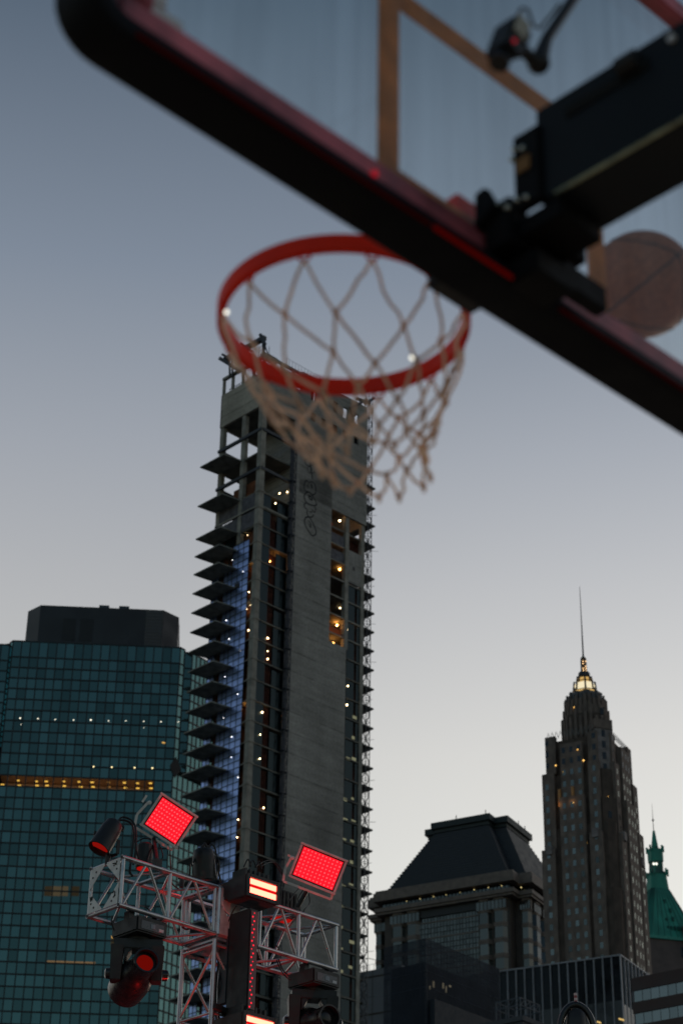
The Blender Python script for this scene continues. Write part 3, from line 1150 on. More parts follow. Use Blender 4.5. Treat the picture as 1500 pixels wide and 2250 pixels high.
def face(p0, p1, ztop, zbot, nc, name, mm, skip=None, first=PAR):
    """one flat curtain wall from p0 to p1 (horizontal), panes slightly out of true"""
    rg = random.Random(int(p0.x * 7 + p1.y * 3))
    mb, fr = MB(), MB()
    u = (p1 - p0) / nc
    nrm = Vector((u.y, -u.x, 0)).normalized()
    if nrm.y > 0:
        nrm = -nrm
    zs = [ztop, ztop - first]
    while zs[-1] - ROW > zbot:
        zs.append(zs[-1] - ROW)
    zs.append(zbot)
    zz = lambda p, z: Vector((p.x, p.y, z))
    for i in range(nc):
        for j in range(len(zs) - 1):
            if skip and skip(i, j):
                continue
            e = [rg.uniform(-.005, .005) for _ in range(3)]
            a, b = p0 + u * i, p0 + u * (i + 1)
            mb.poly([zz(a, zs[j + 1]) + nrm * e[0], zz(b, zs[j + 1]) + nrm * e[1], zz(b, zs[j]) + nrm * e[2], zz(a, zs[j]) + nrm * (e[0] - e[1] + e[2])])
    un = u.normalized()
    for i in range(nc + 1):
        fr.box(zz(p0 + u * i - un * .09, zbot) + nrm * .01, un * .18, nrm * .08, Z * (ztop - zbot))
    for z in zs[:-1]:
        fr.box(zz(p0, z - .13) + nrm * .01, u * nc, nrm * .065, Z * .24)
    o = mb.build(name, mm, GT, recalc=False)
    fr.build(name + '_mullions', gmul_m, o)
    return zs


def g2(s, d):
    return gpt(s, d, 0)


C45 = (math.sin(math.radians(41)), math.cos(math.radians(41)))
ZN = GTOP - 22.6                                     # the corner notch ends at the black diamond
zs = face(g2(-28.6, 0), g2(0, 0), GTOP, 20, 19, 'main_facade', green_m, skip=lambda i, j: j == 12 and i < 17)
face(g2(0, 0), g2(.75, .8), GTOP, ZN, 1, 'corner_strip', green2_m)
face(g2(.75, .8), g2(2.1, .85), GTOP - .5, ZN, 1, 'corner_recess', green_m)
face(g2(2.1, .85), g2(2.1 + 15 * C45[0], .85 + 15 * C45[1]), GTOP - .6, ZN, 14, 'side_facade', green2_m)
face(g2(0.02, .0), g2(20 * C45[0], 20 * C45[1]), ZN, 20, 16, 'side_facade', green2_m)
face(g2(-28.6, 0), g2(-29.2, .8), GTOP, ZN + 3, 1, 'corner_strip', green2_m)
face(g2(-29.2, .8), g2(-45, .85), GTOP - .4, 20, 11, 'main_facade', green_m)
mb = MB()
mb.prism([gpt(-45, 1, 0), gpt(-28.7, .25, 0), gpt(-.05, .25, 0), gpt(14.2, 15.5, 0), gpt(14, 30, 0), gpt(-45, 30, 0)], Z * 20)
mb.prism([gpt(-44.9, 7, GTOP - .6), gpt(-28.5, .3, GTOP - .6), gpt(-.1, .3, GTOP - .6), gpt(10, 10.8, GTOP - .6), gpt(10, 29, GTOP - .6), gpt(-44.9, 29, GTOP - .6)], Z * .4)
mb.prism([gpt(-44.9, 7.6, 20), gpt(-29, 6.3, 20), gpt(-2, 6.3, 20), gpt(9, 17.2, 20), gpt(9, 28, 20), gpt(-44.9, 28, 20)], Z * (GTOP - 21))
mb.build('building_body', M['black'], GT)
# black diamond at the notch
dm = MB()
q = gpt(.35, -.25, ZN + .4)
u_ = (GR * .75 + GN * .45).normalized()
dm.prism([q - Z * 1.9, q + u_ * 1.15, q + Z * 1.9, q - u_ * 1.05], GN * .3)
dm.build('diamond_panel', M['black'], GT)
# amber floor: open bays with brown back wall and ceiling fittings
zt, zb_ = zs[12], zs[13]
room = mat('warm office wall', (.36, .25, .17), .8, var=.15, scale=.5)
mb = MB()
mb.box(gpt(-28.4, 3.2, zb_ - 1.0), GR * 25.5, GN * .1, Z * (zt - zb_ + 1.0))
mb.box(gpt(-28.4, .15, zt + .02), GR * 25.5, GN * 3.05, Z * .05)
mb.box(gpt(-28.4, .15, zb_ - .06), GR * 25.5, GN * 3.0, Z * .05)
mb.build('office_room', room, GT)
amber = lamp('amber ceiling light', (1, .58, .10), 1.0)
for (x, y) in ((40, 1715), (43, 1726), (80, 1717), (82, 1726), (102, 1717), (104, 1726), (140, 1717), (142, 1727), (175, 1718), (178, 1729), (203, 1719), (205, 1729), (274, 1720), (276, 1731), (302, 1721), (303, 1732), (331, 1721), (332, 1732), (356, 1722), (356, 1733), (239, 1719), (240, 1729), (6, 1724)):
    q = on_plane(x, y, gpt(0, .30, 0), GN)
    MB().cbox(q, GR * .55, GN * .1, Z * .2).build('ceiling_light', amber if x not in (239, 240) else lamp('dim amber', (1, .5, .12), .22), GT)
l = bpy.data.lights.new('office_glow', 'AREA')
l.shape = 'RECTANGLE'
l.size, l.size_y = 24.5, 1.4
l.energy = 120
l.color = (1, .76, .52)
o = bpy.data.objects.new('office_glow', l)
COL.objects.link(o)
o.matrix_world = Matrix.Translation(gpt(-15.6, 1.6, zt - .12)) @ Matrix.Rotation(math.radians(3), 4, 'Z')
o.parent = GT
o.matrix_parent_inverse = Matrix.Translation(-BASE[GT])
white = lamp('cool downlight', (1, .93, .74), 1.7)
for (x, y, r_) in ((45, 1578, .17), (84, 1579, .15), (122, 1581, .13), (162, 1582, .14), (200, 1582, .2), (239, 1584, .14), (277, 1584, .13), (316, 1585, .13), (354, 1586, .15), (392, 1586, .12), (47, 1592, .09), (317, 1599, .08)):
    MB().ball(on_plane(x, y, gpt(0, -.02, 0), GN), r_ * .72, 8, 6).build('downlight', white, GT)
for (x, y) in ((206, 1685), (246, 1686), (296, 1687), (335, 1688)):
    MB().ball(on_plane(x, y, gpt(0, -.02, 0), GN), .15, 8, 6).build('downlight', lamp('warm downlight', (1, .80, .40), 2.0), GT)
for (x, y, w_, h_, st) in ((360, 1632, .6, .25, .7), (249, 2059, .5, .35, .8), (307, 2059, .6, .3, .8)):
    MB().cbox(on_plane(x, y, gpt(0, -.02, 0), GN), GR * w_, GN * .05, Z * h_).build('ceiling_light', lamp('amber window', (1, .55, .14), st), GT)
MB().cbox(on_plane(157, 2114, gpt(0, -.015, 0), GN), GR * 7.6, GN * .04, Z * .26).build('ceiling_light', lamp('office strip glow', (1, .62, .30), .16), GT)
for (x, w_, st) in ((107, 1.3, .025), (123, 1.45, .06), (142, 1.2, .06), (165, 1.4, .022), (262, 2.6, .03)):
    MB().cbox(on_plane(x, 1958 if x < 200 else 2068, gpt(0, -.012, 0), GN), GR * w_, GN * .02, Z * 1.65).build('lit_window', lamp('dim office %d' % x, (1, .78, .45), st), GT)
# rooftop box
PH = []
pen_m = mat('dark grey metal cladding', (0.030, 0.034, 0.042), .6, var=.12, scale=.3)
penl_m = mat('ribbed grey louvre', (0.085, 0.085, 0.09), .6, var=.15, scale=.4)
g0 = 1.6
ztp = GTOP + 7.9
poly = [(-27.1, g0 + 2.6), (-24.7, g0), (-6.4, g0), (-3.4, g0 + .02), (-.75, g0 + 2.6), (-.75, g0 + 14), (-27.1, g0 + 14)]
MB().prism([gpt(a, b, GTOP - .7) for a, b in poly], Z * (ztp - GTOP + .7)).build('rooftop_box', pen_m, GT)
mb = MB()
mb.box(gpt(-6.4, g0 - .06, GTOP), GR * 2.95, GN * .06, Z * (ztp - GTOP - .05))
for k in range(12):
    mb.box(gpt(-6.4, g0 - .10, GTOP + .3 + k * .62), GR * 2.95, GN * .05, Z * .18)
mb.build('louvre_panel', penl_m, GT)
mb = MB()
a_, b_ = gpt(-27.12, g0 + 2.58, GTOP), gpt(-24.72, g0 - .02, GTOP)
mb.prism([a_, b_, b_ + GN * .05 + GR * .05, a_ + GN * .05 + GR * .05], Z * (ztp - GTOP - .05))
mb.build('louvre_panel', penl_m, GT)
mb = MB()
for s0 in (-20.6, -17.6):
    mb = MB()
    mb.box(gpt(s0, g0 - .03, GTOP + 1.3), GR * 2.25, GN * .03, Z * 4.2)
    for k in range(11):
        mb.box(gpt(s0 + k * .21, g0 - .08, GTOP + 1.3), GR * .12, GN * .1, Z * 4.2)
    mb.build('louvre_panel', M['black'], GT)
for s0 in (-14.8, -11.3):
    MB().box(gpt(s0, g0 + 2, ztp), GR * 1.75, GN * 1.5, Z * 1.5).build('roof_vent', mat('blue grey vent', (.06, .075, .10), .6), GT)
MB().tube(gpt(-.3, g0 + 3, GTOP - .5), gpt(-.65, g0 + 3, ztp - 1.2), .05, 5).tube(gpt(-8.9, .6, GTOP - .6), gpt(-9.0, .6, GTOP + 2.2), .06, 5).build('roof_mast', M['steel'], GT)
MB().box(gpt(-22, 1.0, GTOP - .6), GR * 5, GN * .6, Z * .9).build('parapet_rail', M['black'], GT)


# ------------------------------------------------------------------ mansard-roofed tower
ME1, ME2 = az(29), az(-61)
MK = 1.42                                             # size against a first layout at 450 m
MO = at(1122, 1912, 639)
MZT = MO.z                                            # top of the cornice
MZ = 163.0                                            # the same level in layout units
MG = MZ - MZT / MK
ZK = Z * MK
MN = 3.35                                             # corner notch
MO = MO - ME2 * MN * MK
MO.z = 0
MW, MT = 41.0, 38.6 + MN


def mp(s, t, z):
    return MO + (ME1 * s + ME2 * t) * MK + Z * (MZT + (z - MZ) * MK)


def notched(i, z, g=0.0):
    """plus-shaped plan inset by i, grown by g"""
    a, n = i - g, MN + i - g
    S, T = MW - a, MT - a
    n1 = MN
    pts = [(a + n1, a), (S - n1, a), (S - n1, a + n1), (S, a + n1), (S, T - n1), (S - n1, T - n1), (S - n1, T), (a + n1, T), (a + n1, T - n1), (a, T - n1), (a, a + n1), (a + n1, a + n1)]
    return [mp(s, t, z) for s, t in pts]


MA = thing('mansard_tower', mp(MW / 2, MT / 2, MG), 'dark granite office tower with a tall ribbed mansard roof and tiny yellow cornice lights', 'office tower')
gran_m = mat('brown granite', (0.17, 0.135, 0.115), .6, var=.25, scale=.6, spec=.3)
gran2_m = mat('dark granite', (0.075, 0.06, 0.052), .6, var=.25, scale=.6, spec=.3)
roof_m = mat('dark ribbed roof', (0.034, 0.040, 0.052), .5, var=.2, scale=.5, spec=.3)
cap_m = mat('dark green roof cap', (0.020, 0.030, 0.032), .6, var=.2, scale=.3)
mglass_m = glassy('grey office glass', (0.014, 0.016, 0.016), (.33, .32, .28), .30, island=.22)
mdark_m = glassy('dark office glass', (0.004, 0.005, 0.006), (.25, .28, .30), .10, island=.3)
MB().prism(notched(1.2, MG), ZK * (MZ - 5.9 - MG)).build('building_body', gran2_m, MA)
MB().prism(notched(.0, MZ - 2.7, .9), ZK * 2.1).prism(notched(.0, MZ - .6, .5), ZK * .6).build('cornice', gran_m, MA)
MB().prism(notched(.8, MZ - 4.4), ZK * 1.7).build('clerestory', mdark_m, MA)
MB().prism(notched(.0, MZ - 6.0, .4), ZK * .55).prism(notched(.0, MZ - 5.4, .75), ZK * 1.0).build('lower_band', gran_m, MA)
mb = MB()
for k in range(34):
    mb.box(mp(.62, MN + 1.2 + k * .98, MZ - 4.35), ME1 * MK * .12, ME2 * MK * .62, ZK * 1.55)
mb.build('clerestory_glass', mglass_m, MA)
mb = MB()
for k in range(30):
    mb.box(mp(MN + 4 + k * .98, .62, MZ - 4.35), ME1 * MK * .62, ME2 * MK * .12, ZK * 1.55)
mb.build('clerestory_glass', mglass_m, MA)
yel = lamp('cornice light', (1, .80, .34), 1.0)
rg_ = random.Random(4)
for (x, y) in ((893, 1980), (922, 1975), (952, 1970), (979, 1966), (1010, 1961), (1041, 1955), (1072, 1950), (1101, 1946)):
    q = on_plane(x, y, mp(.35, 0, 0), ME1)
    MB().ball(q, rg_.uniform(.15, .22) if x not in (979, 1010, 893) else .12, 8, 6).build('cornice_light', yel, MA)
MB().ball(on_plane(1144, 1950, mp(3.2, 0, 0), ME1), .22, 8, 6).build('cornice_light', yel, MA)
# stepped roof
mb = MB()
NL = 21
HR = 16.8
for k in range(NL):
    i0 = 1.5 + (10.5 - 1.5) * k / NL
    i1 = i0 + .10
    z0 = MZ + HR * k / NL
    mb.prism(notched(i0, z0), ZK * (HR / NL * .55))
    mb.prism(notched(i0 + .5, z0 + HR / NL * .55), ZK * (HR / NL * .45))
mb.build('mansard_roof', roof_m, MA)
mb = MB()
mb.prism(notched(10.2, MZ + HR), ZK * 1.0)
mb.prism(notched(9.6, MZ + HR + 1.0), ZK * 1.6)
mb.build('roof_cap', cap_m, MA)
mb = MB()
for (s, t) in ((9.7, 22), (9.7, 14), (20, 9.8), (24, 9.8)):
    mb.tube(mp(s, t, MZ + HR + 2.5), mp(s, t, MZ + HR + 3.6), .16, 5)
mb.build('roof_mast', M['steel'], MA)
# central curtain wall of the left face
t0 = (on_plane(1050, 1985, mp(1.0, 0, 0), ME1) - MO).dot(ME2) / MK
t1 = (on_plane(918, 2010, mp(1.0, 0, 0), ME1) - MO).dot(ME2) / MK
rg = random.Random(2)
mb, fr, bd = MB(), MB(), MB()
n_, zt_ = 19, MZ - 8.0
for i in range(n_):
    for j in range(22):
        a, b = t0 + (t1 - t0) * i / n_, t0 + (t1 - t0) * (i + 1) / n_
        e = rg.uniform(-.01, .01)
        c, d = zt_ - 1.3 * (j + 1), zt_ - 1.3 * j
        mb.poly([mp(1.12 + e, a, c), mp(1.12 - e, b, c), mp(1.12 + e, b, d), mp(1.12 - e, a, d)])
for i in range(n_ + 1):
    t = t0 + (t1 - t0) * i / n_
    fr.box(mp(1.02, t - .05, zt_ - 28.6), ME1 * MK * .1, ME2 * MK * .1, ZK * 28.6)
for j in range(23):
    (bd if j % 3 == 1 else fr).box(mp(1.0, t0, zt_ - 1.3 * j - .12), ME1 * MK * .1, ME2 * MK * (t1 - t0), ZK * (.3 if j % 3 == 1 else .1))
cw = mb.build('curtain_wall', mglass_m, MA, recalc=False)
fr.build('mullions', gmul_m, cw)
bd.build('spandrel_band', gran_m, cw)
MB().box(mp(.7, t0 - .4, MZ - 8.0), ME1 * MK * .6, ME2 * MK * (t1 - t0 + 3.2), ZK * 1.9).build('recess_soffit', M['black'], MA)


def bay_column(face, c, w_, z1, z0, nrm, along):
    """a stack of half-hexagon bay windows with granite bands"""
    g_, b_ = MB(), MB()
    P = lambda u, d, z: c + along * u * MK - nrm * d * MK + Z * (MZT + (z - MZ) * MK - c.z)
    plan = lambda k, z: [P(-w_ / 2 * k, -.1, z), P(-w_ * .28 * k, 1.1 * k, z), P(w_ * .28 * k, 1.1 * k, z), P(w_ / 2 * k, -.1, z)]
    z = z1
    b_.prism(plan(.6, z0), ZK * (z1 - z0))
    b_.prism(plan(1.02, z - .5), ZK * .5)
    b_.prism(plan(.95, z - 3.3), ZK * .6, plan(1.12, z - 2.7))
    bx = MB().box(P(-w_ / 2, -.1, z - 2.7), along * w_ * MK, nrm * -MK, ZK * 2.2)
    for k in range(4):
        g_.box(P(-w_ / 2 + .12 + k * w_ / 4, .85, z - 2.6), along * (w_ / 4 - .22) * MK, nrm * -.12 * MK, ZK * 2.0)
    z -= 3.3
    while z > z0:
        b_.prism(plan(1.0, z - 3.75), ZK * .45)
        b_.prism(plan(1.03, z - 3.3), ZK * .35)
        b_.prism(plan(1.0, z - 2.95), ZK * .30)
        g_.prism(plan(.93, z - 2.65), ZK * 2.65)
        z -= 3.75
    o = b_.build('bay_window', gran_m, MA)
    bx.build('bay_body', gran2_m, o)
    g_.build('bay_glass', mglass_m if face == 'l' else mdark_m, o)


for x in (1065, 1098):
    q = on_plane(x, 1985, mp(1.2, 0, 0), ME1)
    bay_column('l', q, 3.9, MZ - 6.0, 112, ME1, ME2)
for x in (908, 876):
    q = on_plane(x, 2005, mp(1.2, 0, 0), ME1)
    bay_column('l', q, 4.0, MZ - 6.0, 112, ME1, ME2)
q = on_plane(1156, 1990, mp(MN + 1.2, 0, 0), ME1)
bay_column('l', q, 2.7, MZ - 6.0, 112, ME1, ME2)
for k in range(6):
    bay_column('r', mp(MN + 4.5 + k * 5.2, 1.2, MZ - 6), 4.0, MZ - 6.0, 112, ME2, ME1)
for k in range(2):
    bay_column('l', mp(MN + 1.2, MT - MN - 2.0 + 2.5 * k, MZ - 6) + ME2 * MK * 1.2, 2.6, MZ - 6.0, 112, ME1, ME2)

# ------------------------------------------------------------------ stepped brick skyscraper with lit crown and needle
PE1, PE2 = az(28), az(-62)
PP = at(1365, 1990, 510)
PP.z = 0
PC = PP + PE1 * 11.5 + PE2 * 11.5
pz = lambda y: zmap(PC, y)
PN = thing('stepped_skyscraper', PC, 'slender brown brick skyscraper stepping up to a glowing glass crown and thin needle', 'skyscraper')
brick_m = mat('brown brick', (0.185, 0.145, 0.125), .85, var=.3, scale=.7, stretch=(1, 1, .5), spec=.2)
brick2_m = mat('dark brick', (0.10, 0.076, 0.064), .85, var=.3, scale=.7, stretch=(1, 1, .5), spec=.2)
lime_m = mat('grey limestone trim', (0.24, 0.21, 0.205), .8, var=.3, scale=.6, spec=.2)
pglass_m = glassy('pale window glass', (0.02, 0.024, 0.023), (.40, .43, .39), .30, island=.55)


PK = .925


def pc(s, t, z):
    """s to the right along the right face, t to the left along the left face, from the centre"""
    return PC + (PE1 * s + PE2 * t) * PK + Z * z


def sq(h, c, z, hs=None):
    hs = hs or h
    return [pc(-hs + c, -h, z), pc(hs - c, -h, z), pc(hs, -h + c, z), pc(hs, h - c, z), pc(hs - c, h, z), pc(-hs + c, h, z), pc(-hs, h - c, z), pc(-hs, -h + c, z)]


# note: the left face looks along +PE1, so it is the plane s = -h; the right face is t = -h
TIERS = [(0, pz(1985), 11.3, 1.6), (pz(1985), pz(1840), 10.7, 1.9), (pz(1840), pz(1722), 9.9, 2.2), (pz(1722), pz(1645), 9.0, 2.6)]
for (z0, z1, h, c) in TIERS:
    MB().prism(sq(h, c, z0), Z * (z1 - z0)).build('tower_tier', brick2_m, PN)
# brick piers, one pavilion in the middle of each face plus corner piers; each steps back at its own height
def pier(face, u0, u1, d, z0, z1, m=None, nm='brick_pier'):
    h = d
    if face == 'l':
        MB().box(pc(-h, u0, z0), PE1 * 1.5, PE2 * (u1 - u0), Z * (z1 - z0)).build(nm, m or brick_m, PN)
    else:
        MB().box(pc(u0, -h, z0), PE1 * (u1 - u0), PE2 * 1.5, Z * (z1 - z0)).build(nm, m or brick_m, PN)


for f in ('l', 'r'):
    pier(f, -2.6, 4.6, 12.4, 0, pz(1778))
    pier(f, -2.2, 4.2, 11.4, pz(1778), pz(1660))
    pier(f, 7.3, 11.2, 12.0, 0, pz(1885 if f == 'l' else 1825))
    pier(f, 7.0, 10.6, 11.2, pz(1885 if f == 'l' else 1825), pz(1718))
    pier(f, 6.6, 9.6, 10.3, pz(1718), pz(1636))
    pier(f, -7.6, -3.9, 12.0, 0, pz(1862))
    pier(f, -7.2, -4.0, 11.0, pz(1862), pz(1705))
    pier(f, -6.8, -4.0, 10.1, pz(1705), pz(1640))
    for (u, zz) in ((9.0, 1880), (-5.6, 1858)):
        pier(f, u - .9, u + .9, 12.46, pz(zz) - 2.2, pz(zz) + .3, lime_m, 'stone_cap')
# corner shaft on the near corner
d_ = (-PE1 - PE2).normalized()
sx = (PE1 - PE2).normalized()
q = PC + d_ * 12.1
MB().box(q - sx * 2.1 + Z * 0, sx * 4.2, -d_ * 3, Z * pz(1785)).build('corner_shaft', brick2_m, PN)
MB().box(PC + d_ * 10.6 - sx * 2.3 + Z * pz(1785), sx * 4.6, -d_ * 4, Z * (pz(1625) - pz(1785))).build('corner_shaft', lime_m, PN)
MB().box(PC + d_ * 10.9 - sx * 2.6 + Z * pz(1632), sx * 5.2, -d_ * 4, Z * (pz(1613) - pz(1632))).build('corner_shaft', brick_m, PN)
for k in range(8):
    MB().box(PC + d_ * 10.65 - sx * .55 + Z * (pz(1772) + k * 3.35), sx * 1.1, -d_ * .3, Z * 2.0).build('window', mdark_m, PN)
for k in range(18):
    MB().box(PC + d_ * 12.15 - sx * .5 + Z * (pz(1805) - (k + 1) * 3.35), sx * 1.0, -d_ * .3, Z * 1.9).build('window', mdark_m, PN)
# windows
count = [26]
rest = MB()
zrow = [pz(2088) + 3.35 * k for k in range(-4, 18)]
for k, z in enumerate(reversed(zrow)):
    for f, cols in (('l', (9.3, 3.6, 1.15, -1.3, -5.7)), ('r', (-5.7, -1.4, 1.3, 3.5, 9.0))):
        for u in cols:
            hh = 12.4 if -2.6 < u < 4.6 else 12.0
            if -2.6 < u < 4.6:
                hh = 12.4 if z < pz(1778) - 2 else 11.4
                if z > pz(1668):
                    continue
            elif u > 5:
                a = 1885 if f == 'l' else 1825
                hh = 12.0 if z < pz(a) - 2 else (11.2 if z < pz(1718) - 2 else 10.3)
            else:
                hh = 12.0 if z < pz(1862) - 2 else (11.0 if z < pz(1705) - 2 else 10.1)
            w_ = .92 if f == 'l' else .72
            if f == 'l':
                q = (pc(-hh - .03, u - w_ / 2, z), PE1 * .1, PE2 * w_, Z * 1.6)
            else:
                q = (pc(u - w_ / 2, -hh - .03, z), PE1 * w_, PE2 * .1, Z * 1.6)
            if count[0] < 99:
                MB().box(*q).build('window', pglass_m if z < pz(1712) else mdark_m, PN)
            else:
                rest.box(*q)
            count[0] += 1
tag(rest.build('windows', pglass_m, PN), kind='stuff')
# railings and lamps on the shoulders
M['rail'] = mat('pale railing', (.16, .17, .17), .5)
for f in (0, 1):
    mb = MB()
    for k in range(12):
        u = -6 + k * 1.3
        a = pc(-9.6, u, pz(1640)) if f == 0 else pc(u, -9.6, pz(1645))
        b = pc(-9.6, u + .65, pz(1640) + 2.2) if f == 0 else pc(u + .65, -9.6, pz(1645) + 2.2)
        c = pc(-9.6, u + 1.3, pz(1640)) if f == 0 else pc(u + 1.3, -9.6, pz(1645))
        mb.path([a, a.lerp(b, .7), b, c.lerp(b, .7), c], .07, 4)
    mb.build('roof_railing', M['rail'], PN)
wl = lamp('sconce bulb', (1, .55, .14), 1.8)
for (x, y, r_) in ((1220, 1682, .24), (1281, 1671, .26), (1268, 1647, .18), (1261, 1554, .24), (1313, 1752, .28), (1335, 1752, .24), (1288, 1852, .26), (1300, 1852, .22)):
    q = at(x, y, 1)
    v = (q - CAM).normalized()
    D_ = (PC - CAM).dot(Vector((v.x, v.y, 0)).normalized()) - 10.5
    if y < 1560:
        D_ += 5.2
    MB().ball(CAM + v * (D_ / math.hypot(v.x, v.y)), r_, 8, 6).build('sconce', wl, PN)
for (x0, y0) in ((1229, 1773), (1258, 1767)):
    q = on_plane(x0, y0, pc(-12.2, 0, 0), PE1)
    MB().box(q - PE2 * .3, PE1 * .8, PE2 * .7, Z * 5.2).build('lit_pier', mat('bronze fin', (.50, .23, .07), .5), PN)
    l = bpy.data.lights.new('uplight', 'POINT')
    l.energy = 15
    l.color = (1, .5, .14)
    l.shadow_soft_size = .15
    o = bpy.data.objects.new('uplight', l)
    COL.objects.link(o)
    o.location = q - PE1 * .9 + Z * .6 - BASE[PN]
    o.parent = PN
# upper shaft and crown, all octagonal
PK = .91
def octo(h, z0, z1, name, m, h2=None, par=PN):
    h2 = h2 or h
    return MB().prism(sq(h, h * .55, z0), Z, sq(h2, h2 * .55, z1)).build(name, m, par)


octo(7.1, pz(1660), pz(1585), 'upper_shaft', brick2_m)
octo(6.6, pz(1585), pz(1566), 'upper_shaft', brick_m, 6.3)
octo(6.0, pz(1566), pz(1548), 'upper_shaft', brick_m, 5.8)
octo(5.3, pz(1548), pz(1531), 'upper_shaft', lime_m, 4.9)
for (h, za, zb, n_) in ((7.0, pz(1660), pz(1592), 7), (6.4, pz(1592), pz(1572), 6), (5.9, pz(1570), pz(1550), 5), (5.2, pz(1552), pz(1538), 5)):
    mb = MB()
    pts = sq(h, h * .55, 0)
    for i in range(8):
        a, b = pts[i], pts[(i + 1) % 8]
        m_ = 4 if i % 2 == 0 else 3
        for k in range(m_):
            p = a.lerp(b, (k + .5) / m_)
            o_ = p - Vector((PC.x, PC.y, 0))
            o_.z = 0
            o_.normalize()
            tt = o_.cross(Z)
            hh = zb - za + ((.9 if (k + i) % 2 else 0))
            mb.prism([p + Z * za - tt * .38, p + Z * za + tt * .38, p + Z * za + tt * .38 + o_ * .5, p + Z * za - tt * .38 + o_ * .5], Z * hh)
    mb.build('stone_fins', brick_m if h > 5.5 else mat('grey metal fins', (.085, .085, .09), .6), PN)
for i in range(8):                                   # corner pinnacles
    p = sq(5.7, 3.1, 0)[i]
    MB().prism([p + Z * pz(1556) + PE1 * a + PE2 * b for a, b in ((-.4, -.4), (.4, -.4), (.4, .4), (-.4, .4))], Z, [p + Z * (pz(1537) if i % 2 else pz(1541)) + PE1 * a + PE2 * b for a, b in ((-.12, -.12), (.12, -.12), (.12, .12), (-.12, .12))]).build('pinnacle', gran2_m, PN)
PK = 1.0
glow_m = lamp('lit frosted glass', (1, .87, .58), .92)
glow2_m = lamp('amber frosted glass', (1, .62, .20), .62)
octo(3.6, pz(1531), pz(1525), 'crown_glass', glow2_m)
octo(3.0, pz(1525), pz(1505), 'crown_glass', glow_m, 2.6)
octo(2.0, pz(1505), pz(1492), 'crown_glass', glow2_m, 1.7)
mb = MB()
for (h, h2, za, zb) in ((3.68, 3.68, pz(1531), pz(1524)), (3.08, 2.68, pz(1525), pz(1502)), (2.08, 1.78, pz(1506), pz(1490))):
    for ring, z in ((h, za), (h2, zb)):
        p_ = sq(ring, ring * .55, z)
        for i in range(8):
            mb.tube(p_[i], p_[(i + 1) % 8], .13, 4)
    A, Bq = sq(h, h * .55, za), sq(h2, h2 * .55, zb)
    for i in range(8):
        mb.tube(A[i], Bq[i] + Z * .5, .27, 5)
mb.build('crown_frame', gran2_m, PN)
octo(1.6, pz(1494), pz(1479), 'lantern', M['scaf'], 1.5)
octo(.85, pz(1479), pz(1447), 'lantern', mat('lit stone', (.15, .09, .055), .7), .78)
octo(.78, pz(1447), pz(1440), 'lantern', mat('verdigris tip', (.08, .13, .11), .6), .1)
for (x, y) in ((1280, 1453), (1280, 1458), (1286, 1453), (1280, 1468), (1286, 1464), (1281, 1473), (1286.5, 1469), (1286.5, 1474)):
    q = on_plane(x, y, PC - Vector((0, .95, 0)), Vector((0, 1, 0)))
    MB().ball(q, .16, 8, 6).build('lantern_light', lamp('lantern bulb', (1, .62, .30), 2.2), PN)
MB().path([Vector((PC.x, PC.y, pz(1442))), Vector((PC.x, PC.y, pz(1380))), Vector((PC.x, PC.y, pz(1289)))], [.26, .17, .07], 8).build('needle', M['steel'], PN)

# ------------------------------------------------------------------ green pyramid-roofed tower
WC = at(1441, 1918, 800)
WC.z = 0
WX, WY = az(76), az(-14)
wz = lambda y: zmap(WC, y)
WT = thing('green_pyramid_tower', WC, 'distant tower with a steep green copper pyramid roof and spire at the right edge', 'tower')
cop_m = mat('verdigris copper', (0.03, 0.26, 0.195), .7, var=.3, scale=.25, stretch=(1, 1, .3))
copd_m = mat('dark verdigris', (0.012, 0.10, 0.08), .7, var=.3, scale=.3)
wst_m = mat('brown stone', (0.12, 0.09, 0.085), .8, var=.25, scale=.3)


def wsq(h, z, c=.0):
    return [WC + WX * a * h + WY * b * h + Z * z for a, b in ((-1 + c, -1), (1 - c, -1), (1, -1 + c), (1, 1 - c), (1 - c, 1), (-1 + c, 1), (-1, 1 - c), (-1, -1 + c))]


def wtier(h0, y0, h1, y1, name, m, c=.35):
    return MB().prism(wsq(h0, wz(y0), c), Z, wsq(h1, wz(y1), c)).build(name, m, WT)


roof = wtier(14.2, 2086, 4.0, 1958, 'pyramid_roof', cop_m, .3)
mb = MB()
A, Bq = wsq(14.26, wz(2086), .3), wsq(4.06, wz(1958), .3)
for i in range(8):
    for k in range(7):
        f = k / 7
        mb.tube(A[i].lerp(A[(i + 1) % 8], f), Bq[i].lerp(Bq[(i + 1) % 8], f), .10, 4)
mb.build('roof_ribs', copd_m, roof)
for (x, y) in ((1444, 1993), (1453, 2015), (1440, 2040), (1455, 2037), (1440, 2060), (1448, 2060), (1456, 2060), (1464, 2060), (1472, 2060)):
    q = on_plane(x, y, WC, Vector((0, 1, 0)))
    f = (q.z - wz(2086)) / (wz(1958) - wz(2086))
    q = q - WY * (14.26 + (4.06 - 14.26) * f) + Z * 0
    MB().cbox(q, WX * .8, WY * 1.0, Z * 1.7).build('dormer', copd_m, roof)
wtier(15.2, 2090, 15.2, 2084, 'eaves', mat('pale copper', (.06, .33, .26), .7), .25)
wtier(4.0, 1958, 3.4, 1924, 'drum', cop_m)
wtier(3.6, 1924, 2.9, 1917, 'drum', copd_m)
wtier(2.45, 1917, 2.45, 1895, 'lantern', copd_m)
wtier(2.75, 1895, 2.75, 1868, 'lantern', cop_m)
wtier(2.0, 1868, 1.1, 1862, 'lantern', copd_m)
wtier(1.25, 1862, .42, 1826, 'spire', cop_m)
mb = MB()
